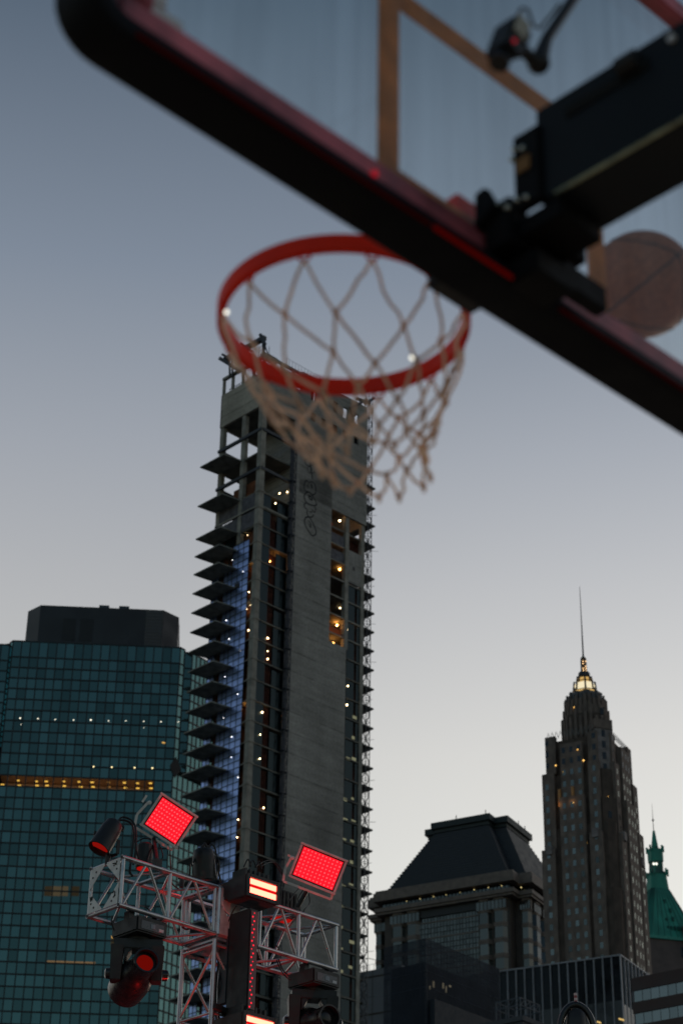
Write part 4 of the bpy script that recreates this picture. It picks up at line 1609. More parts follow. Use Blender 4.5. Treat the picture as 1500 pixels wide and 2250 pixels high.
for i in range(8):
    p = wsq(2.9, wz(1874), .35)[i]
    mb.prism([p + WX * a + WY * b for a, b in ((-.3, -.3), (.3, -.3), (.3, .3), (-.3, .3))], Z * 2.6)
    p = wsq(3.9, wz(1928), .35)[i]
    mb.prism([p + WX * a + WY * b for a, b in ((-.3, -.3), (.3, -.3), (.3, .3), (-.3, .3))], Z * 3)
mb.build('finials', cop_m, WT)
MB().path([Vector((WC.x, WC.y, wz(1828))), Vector((WC.x, WC.y, wz(1765)))], [.2, .05], 6).ball(Vector((WC.x, WC.y, wz(1802))), .5, 10, 8).build('flagpole', M['steel'], WT)
for x in (1435, 1441):
    q = on_plane(x, 1898, WC - WY * 3.1, Vector((0, 1, 0)))
    MB().ball(q, .5, 8, 6).build('beacon', lamp('white beacon', (1, .97, .85), 1.6), WT)
wtier(14.4, 2280, 14.4, 2090, 'tower_body', wst_m, .12)
MB().prism(wsq(15, 0, .1), Z * wz(2280)).build('tower_body', wst_m, WT)
mb = MB()
for k in range(4):
    q = WC - WY * 14.6 + WX * (2 + k * 3.2)
    mb.box(q + Z * (wz(2125)), WX * 1.2, WY * .4, Z * 4)
mb.build('window', mdark_m, WT)
MB().prism([WC + WX * (5.4 + a) + WY * (-15.4 + b) + Z * wz(2125) for a, b in ((-2, -1), (2, -1), (2, 1), (-2, 1))], Z * (wz(2060) - wz(2125))).prism([WC + WX * (5.4 + a) + WY * (-15.4 + b) + Z * wz(2060) for a, b in ((-2, -1), (2, -1), (2, 1), (-2, 1))], Z, [WC + WX * (5.4 + a) + WY * (-15.4 + b) + Z * wz(2040) for a, b in ((-.3, -.3), (.3, -.3), (.3, .3), (-.3, .3))]).build('stone_gable', wst_m, WT)

# ------------------------------------------------------------------ black building with pale vertical fins
F1, F2 = az(30), az(-62)
FP = at(1362, 2098, 330)
FZ = FP.z
FP.z = 0
fp = lambda s, t, z: FP + F1 * s + F2 * t + Z * z
FB = thing('finned_building', fp(9, 11, 0), 'black glass building ribbed with thin pale vertical fins in front of the brick skyscraper', 'office building')
MB().box(fp(.25, .25, 0), F1 * 18, F2 * 22.5, Z * (FZ - .1)).build('building_body', mat('black glass wall', (.006, .008, .012), .25, var=.3, scale=.3, spec=.25), FB)
fin_m = mat('pale aluminium fin', (.34, .34, .37), .5, var=.2, scale=.4)
for k in range(15):
    MB().box(fp(-.1, k * 1.58, 20), F1 * .35, F2 * .17, Z * (FZ - 20)).build('fin', fin_m, FB)
for k in range(1, 12):
    MB().box(fp(k * 1.6, -.1, 20), F1 * .17, F2 * .35, Z * (FZ - 20)).build('fin', fin_m, FB)
mb = MB()
mb.box(fp(-.05, -.05, FZ - .12), F1 * .25, F2 * 22.6, Z * .25).box(fp(.2, -.05, FZ - .12), F1 * 18, F2 * .25, Z * .25)
mb.build('parapet_cap', fin_m, FB)
q = on_plane(1362, 2198, fp(0, 0, 0), F1)
low = mat('grey lower glass', (.045, .05, .056), .3, var=.4, scale=.25)
MB().box(fp(-.02, 0.2, 20), F1 * .3, F2 * 14.5, Z * (q.z - 20)).build('lower_glazing', low, FB)
MB().box(fp(.35, -.02, 20), F1 * 17, F2 * .3, Z * (q.z - 20.6)).build('lower_glazing', mat('pale lower glass', (.20, .20, .20), .4, var=.3, scale=.3), FB)
for (x, y) in ((1314, 2246), (1364, 2240)):
    p = on_plane(x, y, fp(-.15, 0, 0), F1)
    MB().cbox(p, F1 * .1, F2 * .9 + Z * .35, Z * .28).build('strip_light', lamp('warm strip', (1, .66, .22), .75), FB)

# ------------------------------------------------------------------ low building wrapped in dark netting
S1, S2 = az(40), az(-50)
SP = at(935, 2062, 250)
SZ = SP.z
SP.z = 0
sp_ = lambda s, t, z: SP + S1 * s + S2 * t + Z * z
SB = thing('netted_building', sp_(8, 4, 0), 'low building wrapped in sheer navy scaffold netting below the mansard tower', 'building')


def netting():
    m, t, b, N, L = _new('navy netting')
    b.inputs['Base Color'].default_value = (.016, .022, .034, 1)
    b.inputs['Roughness'].default_value = .9
    tr = N.new('ShaderNodeBsdfTransparent')
    mx = N.new('ShaderNodeMixShader')
    L.new(_range(t, _noise(t, .5), .62, .90, .3, .7), mx.inputs[0])
    L.new(tr.outputs[0], mx.inputs[1])
    L.new(b.outputs[0], mx.inputs[2])
    L.new(mx.outputs[0], N['Material Output'].inputs[0])
    return m


nm = netting()
net_l = MB().poly([sp_(0, 0, 30), sp_(0, 6.9, 30), sp_(0, 6.9, SZ), sp_(0, 0, SZ)]).poly([sp_(0, 0, 30), sp_(16.2, 0, 30), sp_(16.2, 0, SZ), sp_(0, 0, SZ)])
net_l.poly([sp_(16.2, 0, 30), sp_(16.2, 6.9, 30), sp_(16.2, 6.9, SZ), sp_(16.2, 0, SZ)])
net_l.build('scaffold_netting', nm, SB, recalc=False)
mb = MB()
for k in range(15):
    mb.tube(sp_(k * 1.15, .12, 30), sp_(k * 1.15, .12, SZ), .035, 5)
for k in range(7):
    mb.tube(sp_(.12, k * 1.15, 30), sp_(.12, k * 1.15, SZ), .035, 5)
for z in (SZ, SZ - 1.0, SZ - 2.1, SZ - 4.2, SZ - 6.3):
    mb.tube(sp_(0, 0, z), sp_(16.2, 0, z), .035, 5).tube(sp_(0, 0, z), sp_(0, 6.9, z), .035, 5)
for k in range(4):
    mb.tube(sp_(k * 4.2, .3, SZ - 4.2), sp_(k * 4.2 + 2.1, .3, SZ - 1.2), .03, 5).tube(sp_(k * 4.2 + 2.1, .3, SZ - 1.2), sp_(k * 4.2 + 4.2, .3, SZ - 4.2), .03, 5)
mb.build('scaffold_tubes', M['scaf'], SB)
MB().box(sp_(1.2, 1.2, 0), S1 * 14.6, S2 * 5.4, Z * (SZ - 2.6)).build('building_body', mat('dark wall', (.018, .02, .026), .8), SB)
a = (on_plane(950, 2240, sp_(0, 0, 0), S2) - SP)
MB().box(sp_(.6, -.9, 0), S1 * 15.8, S2 * .8, Z * (on_plane(950, 2200, sp_(0, 0, 0), S2).z)).build('lower_wall', mat('blue grey hoarding', (.013, .018, .027), .7), SB)
wl2 = lamp('site light', (1, .85, .55), .32)
for (x, y, w_, h_) in ((952, 2163, .22, .8), (973, 2166, .2, .7), (980, 2174, .25, .8), (988, 2167, .4, .2), (944, 2170, .15, .4)):
    MB().cbox(on_plane(x, y, sp_(0, .6, 0), S2), S1 * w_, S2 * .1, Z * h_).build('site_light', wl2, SB)

# ------------------------------------------------------------------ pale panelled wall, brown banded block, rooftop frame
a1, a2 = az(35), az(-55)
q0 = at(846, 2126, 300)
VB = thing('pale_panel_building', Vector((q0.x, q0.y, 0)), 'small pale grey panelled building in the gap between the tall towers', 'building')
g = lambda s, t, z: Vector((q0.x, q0.y, 0)) + a1 * s + a2 * t + Z * z
pale_m = mat('pale blue grey panel', (.21, .22, .245), .6, var=.15, scale=.3)
MB().box(g(0, -3, 0), a1 * 8, a2 * 14, Z * q0.z).build('building_body', pale_m, VB)
mb = MB()
for k in range(5):
    mb.box(g(-.04, -2.9 + k * 2.6, 0), a1 * .05, a2 * .07, Z * q0.z)
for dz in (1.2, 7.0):
    mb.box(g(-.06, -3, q0.z - dz), a1 * .07, a2 * 14, Z * .25)
mb.build('panel_joints', gran2_m, VB)
mb = MB()
for k in range(6):
    mb.tube(g(.5, 1.5 + k * .9, q0.z), g(.5, 1.5 + k * .9, q0.z + 1.1), .03, 4)
mb.tube(g(.5, 1.5, q0.z + 1.1), g(.5, 6, q0.z + 1.1), .03, 4).tube(g(.5, -2, q0.z), g(.5, 3.5, q0.z + 2.2), .05, 4)
mb.build('roof_rail', M['steel'], VB)

b1, b2 = az(39), az(-51)
BP = at(1388, 2150, 230)
BZ = BP.z
BP.z = 0
g = lambda s, t, z: BP + b1 * s + b2 * t + Z * z
BB = thing('banded_building', g(6, -8, 0), 'brown block with two long strips of pale windows at the lower right corner', 'building')
br_m = mat('dark brown cladding', (.055, .028, .024), .6, var=.2, scale=.4)
MB().box(g(.1, -30, 0), b1 * 14, b2 * 30, Z * (BZ - .02)).build('building_body', br_m, BB)
for k, (za, zb) in enumerate(((BZ, BZ - 1.5), (BZ - 2.85, BZ - 4.15), (BZ - 5.5, BZ - 6.8), (BZ - 8.1, BZ - 30))):
    MB().box(g(-.12, -30, zb), b1 * .4, b2 * 30.1, Z * (za - zb)).build('cladding_band', br_m, BB)
for (za, zb) in ((BZ - 1.55, BZ - 2.8), (BZ - 4.2, BZ - 5.45)):
    mb = MB()
    for k in range(26):
        mb.box(g(.02, -.05 - (k + 1) * 1.12, zb), b1 * .1, b2 * 1.05, Z * (za - zb))
    mb.build('window_strip', glassy('pale strip glass', (.05, .055, .055), (.5, .5, .46), .5, island=.12), BB)

c1, c2 = az(40), az(-50)
RP = at(1142, 2192, 200)
g = lambda s, t, z: RP + c1 * s + c2 * t + Z * z
RF = thing('rooftop_frame', Vector((RP.x, RP.y, 0)), 'small open steel frame on a dark rooftop in front of the finned building', 'roof frame')
mb = MB()
for s in (0, 1.7, 3.4):
    for t in (0, 1.5, 3.0):
        if s in (0, 3.4) or t in (0, 3.0):
            mb.bar(g(s, t, -4), g(s, t, 0), .09, .09, c1)
for dz in (0, -.75):
    for s in (0, 3.4):
        mb.bar(g(s, 0, dz), g(s, 3.0, dz), .1, .1, c1)
    for t in (0, 3.0):
        mb.bar(g(0, t, dz), g(3.4, t, dz), .1, .1, c2)
for k in range(4):
    mb.bar(g(0, k * .75, 0), g(0, k * .75 + .75, -.75), .06, .06, c1)
    mb.bar(g(k * .85, 0, -.75), g(k * .85 + .85, 0, 0), .06, .06, c2)
mb.build('steel_frame', mat('blue grey steel', (.06, .075, .095), .5), RF)
MB().prism([g(-.8, -.8, -2.6), g(4.2, -.8, -2.6), g(4.2, 5.8, -2.6), g(-.8, 5.8, -2.6)], Z * .5).prism([g(-.6, -.6, -RP.z), g(4, -.6, -RP.z), g(4, 5.6, -RP.z), g(-.6, 5.6, -RP.z)], Z * (RP.z - 2.6)).build('roof_block', M['steel'], RF)


# ------------------------------------------------------------------ lighting truss
QA = at(268, 1883, 15.7)
QR, QL = az(47), az(-43)
QT, QB = QA.z, QA.z - .405
QW = .42
QO = Vector((QA.x, QA.y, 0))


def tq(s, t, z):
    return QO + QR * s + QL * t + Z * z


def q_px(x, y, t):
    """point of the vertical plane at depth t (parallel to the truss front) seen at a picture point"""
    return on_plane(x, y, tq(0, t, 0), QL)


TRS = thing('lighting_truss', tq(1.2, .2, 0), 'silver aluminium box truss mast with two side arms carrying red stage lights', 'lighting truss')
RC, RB = .0205, .0115


def tube_part(name, p, q, r, par, m=None):
    return MB().tube(p, q, r, 10).build(name, m or M['alu'], par, smooth=True)


def arm(s0, s1, label):
    a = MB().tube(tq(s0, 0, QT), tq(s1, 0, QT), RC, 10).build('truss_arm', M['alu'], TRS, smooth=True)
    tube_part('chord', tq(s0, QW, QT), tq(s1, QW, QT), RC, a)
    tube_part('chord', tq(s0, 0, QB), tq(s1, 0, QB), RC, a)
    tube_part('chord', tq(s0, QW, QB), tq(s1, QW, QB), RC, a)
    n = 2
    for k in range(n + 1):
        s = s0 + .02 + (s1 - s0 - .04) * k / n
        for t in (0, QW):
            tube_part('post', tq(s, t, QB), tq(s, t, QT), .0165, a)
        for z in (QB, QT):
            tube_part('cross_bar', tq(s, 0, z), tq(s, QW, z), .0165, a)
        if k < n:
            e = s0 + .02 + (s1 - s0 - .04) * (k + 1) / n
            m_ = (s + e) / 2
            for t in (0, QW):
                tube_part('brace', tq(s + .015, t, QB), tq(m_ - .012, t, QT), RB, a)
                tube_part('brace', tq(m_ + .012, t, QT), tq(e - .015, t, QB), RB, a)
            for z in (QB, QT):
                tube_part('brace', tq(s, 0, z), tq(m_, QW, z), RB, a)
                tube_part('brace', tq(m_, QW, z), tq(e, 0, z), RB, a)
    return a


arm_l = arm(0.0, 1.03, 'left')
arm_r = arm(1.50, 2.44, 'right')
# gusset plates on the near end, with bolt holes and hand written marks
mk = mat('marker pen', (.02, .02, .02), .7)
for k, (c, du, dv) in enumerate((((0, QB), 1, 1), ((QW, QB), -1, 1), ((QW, QT), -1, -1), ((0, QT), 1, -1))):
    t_, z_ = c
    P0 = lambda a, b, o=-.006: tq(o, t_ + du * a, z_ + dv * b)
    pl = MB().prism([P0(.012, .012, -.004), P0(.205, .012, -.004), P0(.012, .195, -.004)], QR * .004).build('end_plate', M['plate'], arm_l)
    mb = MB()
    for (a, b) in ((.05, .09), (.09, .05)):
        mb.tube(P0(a, b, -.0065), P0(a, b, -.003), .009, 10)
    mb.build('bolt_hole', M['black'], pl)
    if k != 2:
        S = {0: [[(.085, .115), (.065, .13), (.05, .115), (.05, .09), (.07, .075)]],
             1: [[(.035, .15), (.045, .115), (.055, .15)], [(.055, .15), (.06, .12), (.07, .15)]],
             3: [[(.11, .03), (.08, .035), (.055, .05)], [(.07, .05), (.06, .03), (.05, .02)]]}[k]
        for st in S:
            MB().path([P0(a, b, -.0066) for a, b in st], .0042, 5).build('marker_scribble', mk, pl)
for (s, t, z) in ((0, 0, QT), (0, QW, QT), (0, 0, QB), (0, QW, QB)):
    MB().tube(tq(-.003, t, z), tq(-.0005, t, z), .0145, 12).build('chord_end', M['black'], arm_l)

# junction block between the arms, and the mast below it
jb = MB()
for t in (0, QW):
    for z in (QT, QB):
        jb.tube(tq(1.05, t, z), tq(1.48, t, z), .024, 8)
for s in (1.06, 1.47):
    for t in (0, QW):
        jb.tube(tq(s, t, QB), tq(s, t, QT), .024, 8)
    for z in (QT, QB):
        jb.tube(tq(s, 0, z), tq(s, QW, z), .024, 8)
jn = jb.build('corner_block', M['alu'], TRS, smooth=True)
for (a, b, c) in (((1.06, QT), (1.24, QT), (1.06, QB + .22)), ((1.06, QB), (1.27, QB), (1.06, QB + .26)), ((1.47, QT), (1.30, QT), (1.47, QT - .2))):
    MB().prism([tq(a[0], -.026, a[1]), tq(b[0], -.026, b[1]), tq(c[0], -.026, c[1])], QL * .005).build('gusset_plate', M['plate'], jn)
MB().lathe(tq(1.17, -.034, QT - .12), QL, [(0, .10), (.006, .10)], 20).build('gusset_plate', M['plate'], jn)
mb = MB()
mb.box(tq(1.04, -.01, QB - .05), QR * .46, QL * .44, Z * .02)
mb.build('mast_head_plate', M['alu'], jn)
mast = MB().tube(tq(1.03, 0, 0), tq(1.03, 0, QB - .05), RC, 10).build('truss_mast', M['alu'], TRS, smooth=True)
for (s, t) in ((1.03, QW), (1.45, 0), (1.45, QW)):
    tube_part('chord', tq(s, t, 0), tq(s, t, QB - .05), RC, mast)
zz = QB - .09
flip = 0
while zz > .6:
    for (a, b) in (((1.03, 0), (1.03, QW)), ((1.03, 0), (1.45, 0)), ((1.45, QW), (1.45, 0)), ((1.03, QW), (1.45, QW))):
        if zz > QB - .2:
            tube_part('cross_bar', tq(*a, zz), tq(*b, zz), .0165, mast)
        if flip == 0:
            tube_part('brace', tq(*a, zz - .04), tq(*b, zz - .56), RB, mast)
        else:
            tube_part('brace', tq(*b, zz), tq(*a, zz - .52), RB, mast)
        if zz > 3:
            tube_part('cross_bar', tq(*a, zz - .58), tq(*b, zz - .58), .0105, mast)
    flip = 1 - flip
    zz -= .6
MB().box(tq(.75, -.3, 0.005), QR * 1.0, QL * 1.0, Z * .03).build('base_plate', M['alu'], mast)
MB().bar(tq(1.03, -.02, QB - .62), tq(1.5, -.02, QB - .68), .045, .05, Z).build('bracket_arm', M['black'], mast)

# ------------------------------------------------------------------ fixtures
led_plate = lamp('red led plate', (1, .012, .026), 1.0)
led_dot = lamp('red led lens', (1, .05, .062), 1.9)
strobe_m = lamp('red strobe bar', (1, .100, .062), 9.0)
strobe_dim = lamp('red strobe centre', (1, .010, .012), .75)
red_glass = lamp('red lens glow', (1, .010, .006), .42)


def quad_frame(px, D):
    c = at(sum(p[0] for p in px) / 4, sum(p[1] for p in px) / 4, D)
    n = (CAM - c).normalized()
    P = [on_plane(x, y, c, n) for x, y in px]
    u = ((P[1] - P[0]) + (P[2] - P[3])) / 2
    v = ((P[3] - P[0]) + (P[2] - P[1])) / 2
    lu, lv = u.length, v.length
    u.normalize()
    v = (v - u * v.dot(u)).normalized()
    n2 = u.cross(v)
    if n2.dot(n) < 0:
        n2 = -n2
    return c, u, v, n2, lu, lv


def led_panel(px, D, yoke_px, label, clamp):
    c, u, v, n, lu, lv = quad_frame(px, D)
    T = thing('led_panel', clamp, label, 'stage light', 'red led wash panels on top of the truss arms')
    b = MB()
    b.cbox(c - n * .05, u * (lu + .045), v * (lv + .045), n * .08)
    body = b.build('panel_housing', M['black'], T, bevel=.008)
    fr = MB()
    for s in (-1, 1):
        fr.cbox(c + v * s * (lv / 2 + .022), u * (lu + .075), v * .022, n * .035)
        fr.cbox(c + u * s * (lu / 2 + .022), u * .022, v * (lv + .02), n * .035)
    fr.build('panel_frame', M['yoke'], body, bevel=.004)
    MB().cbox(c - n * .004, u * lu, v * lv, n * .006).build('light_face', led_plate, T)
    dots = MB()
    for i in range(11):
        for j in range(8):
            p = c + u * lu * ((i + .5) / 11 - .5) + v * lv * ((j + .5) / 8 - .5) + n * .001
            dots.ball(p, .0088 if (i + j) % 2 else .0072, 8, 4)
    dots.build('led_lenses', led_dot, T)
    fins = MB()
    for k in range(9):
        fins.cbox(c - n * .11 + u * lu * (k / 8 - .5) * .9, u * .008, v * lv * .9, n * .05)
    fins.build('heat_sink', M['black'], body)
    Y = [on_plane(x, y, c - n * .03, n) for x, y in yoke_px]
    mb = MB()
    for a, b_ in zip(Y[:-1], Y[1:]):
        mb.bar(a, b_, .04, .022, n)
    yk = mb.build('yoke', M['yoke'], T, bevel=.003)
    MB().lathe(Y[0] - n * .0 + u * .01, n, [(-.03, .018), (.03, .018), (.035, .012)], 12).build('tilt_knob', M['yoke'], yk, smooth=True)
    mid = Y[-3].lerp(Y[-2], .5)
    mb = MB()
    mb.tube(mid, clamp + Z * .02, .02, 8)
    mb.cbox(clamp + Z * .0, QR * .06, QL * .07, Z * .08)
    mb.build('hook_clamp', M['black'], yk)
    return T, c, u, v, n


P1 = led_panel([(362, 1755), (430, 1800), (380, 1850), (315, 1807)], 16.1,
               [(327, 1762), (301, 1790), (296, 1817), (379, 1868), (386, 1852)],
               'red lit led panel tilted like a diamond, standing on the left truss arm', tq(.38, .02, QT + .04))
P2 = led_panel([(663, 1859), (751, 1893), (733, 1958), (648, 1922)], 16.9,
               [(640, 1884), (627, 1908), (622, 1936), (727, 1976), (731, 1962)],
               'red lit led panel on the right truss arm, beside the bright strobe', tq(2.02, .1, QT + .04))
MB().cbox(on_plane(640, 1882, P2[1] - P2[4] * .03, P2[4]), P2[2] * .07, P2[3] * .02, P2[4] * .03).build('tilt_handle', M['yoke'], P2[0])
MB().cbox(on_plane(318, 1755, P1[1] - P1[4] * .03, P1[4]), P1[3] * .07, P1[2] * .018, P1[4] * .03).build('tilt_handle', M['yoke'], P1[0])
MB().lathe(tq(.40, .22, QT + .06), Z, [(0, .07), (.01, .075), (.2, .07), (.22, .05)], 14).build('down_light', M['black'], P1[0])
MB().lathe(tq(.40, .22, QT + .055), Z, [(0, .06), (.004, .06)], 14).build('down_light_lens', lamp('red down light', (1, .015, .01), .35), P1[0])
MB().box(tq(1.95, .24, QT + .024), QR * .18, QL * .12, Z * .004).build('down_light_lens', lamp('red down light', (1, .015, .01), .35), P2[0])
mb = MB()
for k in range(5):
    mb.box(tq(1.93 + k * .045, .22, QT + .03), QR * .03, QL * .16, Z * .24)
mb.build('power_supply', M['black'], P2[0])


def cables(par, curves, r=.0075):
    o = None
    for pts in curves:
        p3 = [q_px(x, y, t) for x, y, t in pts]
        sm = []
        n = len(p3)
        for i in range(n - 1):
            p0, p1, p2, p4 = p3[max(i - 1, 0)], p3[i], p3[i + 1], p3[min(i + 2, n - 1)]
            for k in range(6):
                f = k / 6
                sm.append(.5 * (2 * p1 + (p2 - p0) * f + (2 * p0 - 5 * p1 + 4 * p2 - p4) * f * f + (3 * p1 - p0 - 3 * p2 + p4) * f ** 3))
        sm.append(p3[-1])
        o = MB().path(sm, r, 6).build('cable', M['rubber'], par, smooth=True)
    return o


cables(P1[0], [[(345, 1850, .2), (332, 1868, .15), (324, 1895, .1), (330, 1915, .05)], [(350, 1855, .2), (358, 1880, .1), (352, 1900, .1)], [(374, 1868, .1), (375, 1900, .2), (378, 1940, .25), (400, 1957, .3)], [(300, 1850, .3), (318, 1842, .3), (338, 1846, .3)]], .006)
cables(P2[0], [[(662, 1945, .15), (640, 1972, .1), (628, 1990, .1)], [(670, 1950, .2), (655, 1975, .2), (660, 1995, .2)], [(678, 1962, .1), (680, 1985, .1), (668, 2000, .05), (660, 2020, .1)], [(560, 1905, .1), (590, 1890, .2), (615, 1905, .25), (624, 1945, .25), (612, 1975, .2)], [(575, 1902, .1), (600, 1895, .2), (622, 1925, .2)]], .005)

# par cans
def par_can(c, ax, L_, R_, label, lens_m, foot):
    T = thing('par_can', foot, label, 'stage light', 'round par cans on the truss arms')
    ax = ax.normalized()
    MB().lathe(c - ax * L_ / 2, ax, [(0, R_ * .55), (.02, R_ * .78), (L_ * .3, R_ * .92), (L_ * .96, R_), (L_, R_ * 1.02), (L_, R_ * .9), (L_ - .03, R_ * .86)], 24).build('can_body', M['black'], T, smooth=True)
    MB().lathe(c + ax * (L_ / 2 - .035), ax, [(0, R_ * .86), (.006, R_ * .8)], 20).build('lens', lens_m, T)
    sd_ = ax.cross((CAM - c).normalized()).normalized()
    sd_ = Vector((1, 0, 0))
    sd_ = (sd_ - ax * sd_.dot(ax)).normalized()
    mb = MB()
    pts = [c + sd_ * (R_ + .012), c + sd_ * (R_ + .012) - Z * (R_ + .03), foot + Z * .06 + sd_ * .03, foot + Z * .06 - sd_ * .03, c - sd_ * (R_ + .012) - Z * (R_ + .03), c - sd_ * (R_ + .012)]
    for a, b_ in zip(pts[:-1], pts[1:]):
        mb.bar(a, b_, .03, .01, ax)
    yk = mb.build('yoke', M['black'], T)
    MB().tube(foot - Z * .03, foot + Z * .07, .022, 8).build('hook_clamp', M['black'], yk)
    return T


pc1 = q_px(236, 1836, .22)
pf, pb = q_px(221, 1858, .22), q_px(257, 1808, .22)
ax1 = (pf - pb).normalized() - (CAM - pc1).normalized() * .10 - Z * .12
PA = par_can(pc1, ax1, .30, .095, 'black par can tipped outward at the left truss end, red light in its rim', lamp('red par lens', (1, .02, .012), .22), tq(.02, .22, QT + .02))
cables(PA, [[(258, 1808, .22), (268, 1796, .22), (285, 1800, .2), (297, 1815, .15), (299, 1850, .1), (297, 1880, .1), (293, 1900, .1)], [(255, 1806, .22), (272, 1802, .2), (290, 1812, .2), (295, 1840, .15), (301, 1872, .1), (306, 1888, .1)], [(262, 1812, .22), (272, 1818, .2), (268, 1826, .2)], [(295, 1830, .1), (292, 1862, .1), (289, 1888, .1), (286, 1915, .1), (292, 1925, .1)]], .009)
pc2 = q_px(448, 1898, .2)
PB = par_can(pc2, Vector((.05, .25, -1)), .27, .105, 'black par can pointing straight down beside the mast, cables looping over it', lamp('red par lens bright', (1, .015, .01), 5), tq(.80, .2, QT + .02))
cables(PB, [[(440, 1868, .2), (448, 1856, .2), (458, 1864, .2), (462, 1890, .15)], [(452, 1866, .2), (466, 1856, .2), (474, 1870, .15), (478, 1905, .1), (486, 1940, .1)], [(446, 1866, .2), (450, 1852, .2), (456, 1866, .2)], [(470, 1872, .2), (480, 1890, .1), (482, 1915, .1)], [(425, 1895, .2), (433, 1880, .2), (436, 1905, .2)]], .008)

# strobes on the mast front, and the tall pixel batten between them
def strobe(px, t, label):
    P = [q_px(x, y, t) for x, y in px]
    s0 = sum((p - QO).dot(QR) for p in (P[0], P[3])) / 2
    s1 = sum((p - QO).dot(QR) for p in (P[1], P[2])) / 2
    z1 = (P[0].z + P[1].z) / 2
    z0 = (P[2].z + P[3].z) / 2
    w_, h_ = s1 - s0, z1 - z0
    T = thing('strobe_light', tq(s0, t + .2, z0), label, 'strobe light', 'bright red strobes on the truss mast')
    MB().box(tq(s0 - .03, t + .012, z0 - .035), QR * (w_ + .06), QL * .24, Z * (h_ + .07)).build('housing', M['black'], T, bevel=.008)
    rim_ = MB()
    rim_.box(tq(s0 - .03, t - .012, z0 - .035), QR * .026, QL * .022, Z * (h_ + .07)).box(tq(s1 + .004, t - .012, z0 - .035), QR * .026, QL * .022, Z * (h_ + .07))
    rim_.box(tq(s0, t - .012, z1 + .004), QR * w_, QL * .022, Z * .03).box(tq(s0, t - .012, z0 - .035), QR * w_, QL * .022, Z * .03)
    rim_.build('bezel', M['black'], T)
    MB().box(tq(s0, t, z0 + h_ * .62), QR * w_, QL * .01, Z * h_ * .36).build('lamp_bar', strobe_m, T)
    MB().box(tq(s0, t, z0 + h_ * .03), QR * w_, QL * .01, Z * h_ * .36).build('lamp_bar', strobe_m, T)
    MB().box(tq(s0, t + .003, z0 + h_ * .40), QR * w_, QL * .008, Z * h_ * .21).build('lamp_centre', strobe_dim, T)
    MB().box(tq(s0 - .02, t + .256, z0 + .0), QR * .1, QL * .14, Z * .15).build('clamp_block', M['black'], T)
    hs = MB()
    for k in range(6):
        hs.box(tq(s0 + w_ * k / 6, t + .06, z1 + .036), QR * .02, QL * .17, Z * .07)
    hs.build('heat_sink', M['black'], T)
    return T


ST1 = strobe([(549, 1928), (607, 1947.5), (606, 1980), (548, 1959)], -.34, 'blazing red strobe at the top of the mast between the truss arms')
ST2 = strobe([(541, 2229), (601, 2248), (600, 2280), (540, 2261)], -.34, 'blazing red strobe below the pixel batten at the bottom edge')
cables(ST1, [[(536, 1905, -.2), (545, 1888, -.2), (552, 1905, -.2)], [(548, 1903, -.2), (556, 1890, -.2), (563, 1906, -.2)], [(562, 1906, -.2), (570, 1893, -.2), (575, 1910, -.2)], [(520, 1990, -.1), (508, 2010, -.05), (500, 2040, 0), (515, 2060, 0)]], .006)

BT = thing('pixel_batten', q_px(550, 2215, -.30), 'tall black pixel batten with a strip of small red leds between two strobes', 'stage light')
bt = -.30
a0, a1_ = q_px(553, 2000, bt), q_px(545.5, 2216, bt)
b0 = q_px(567.5, 2004, bt)
s0, s1 = (a0 - QO).dot(QR), (b0 - QO).dot(QR)
zt0, zb0 = a0.z, a1_.z
MB().box(tq(s0 - .012, bt + .008, zb0 - .02), QR * (s1 - s0 + .024), QL * .26, Z * (zt0 - zb0 + .04)).build('batten_body', M['black'], BT, bevel=.004)
MB().box(tq(s0, bt, zb0), QR * (s1 - s0), QL * .006, Z * (zt0 - zb0)).build('batten_lens', mat('frosted red strip', (.16, .045, .055), .35, var=.4, scale=14), BT)
ld = MB()
rg = random.Random(11)
for k in range(24):
    z = zt0 - (k + .5) * (zt0 - zb0) / 24
    ld.ball(tq(s0 + (s1 - s0) * (.22 if k % 2 else .45), bt + .001, z), .0085 if k % 3 else .006, 8, 4)
ld.build('led_row', lamp('small red led', (1, .02, .045), 1.3), BT)
MB().box(tq(s0 - .03, bt + .01, zb0 - .06), QR * .12, QL * .3, Z * .035).build('end_bracket', M['black'], BT)
MB().box(tq(s0 - .02, bt + .272, zb0 + .1), QR * .05, QL * .10, Z * (zt0 - zb0 - .2)).build('mounting_rail', M['steel'], BT)

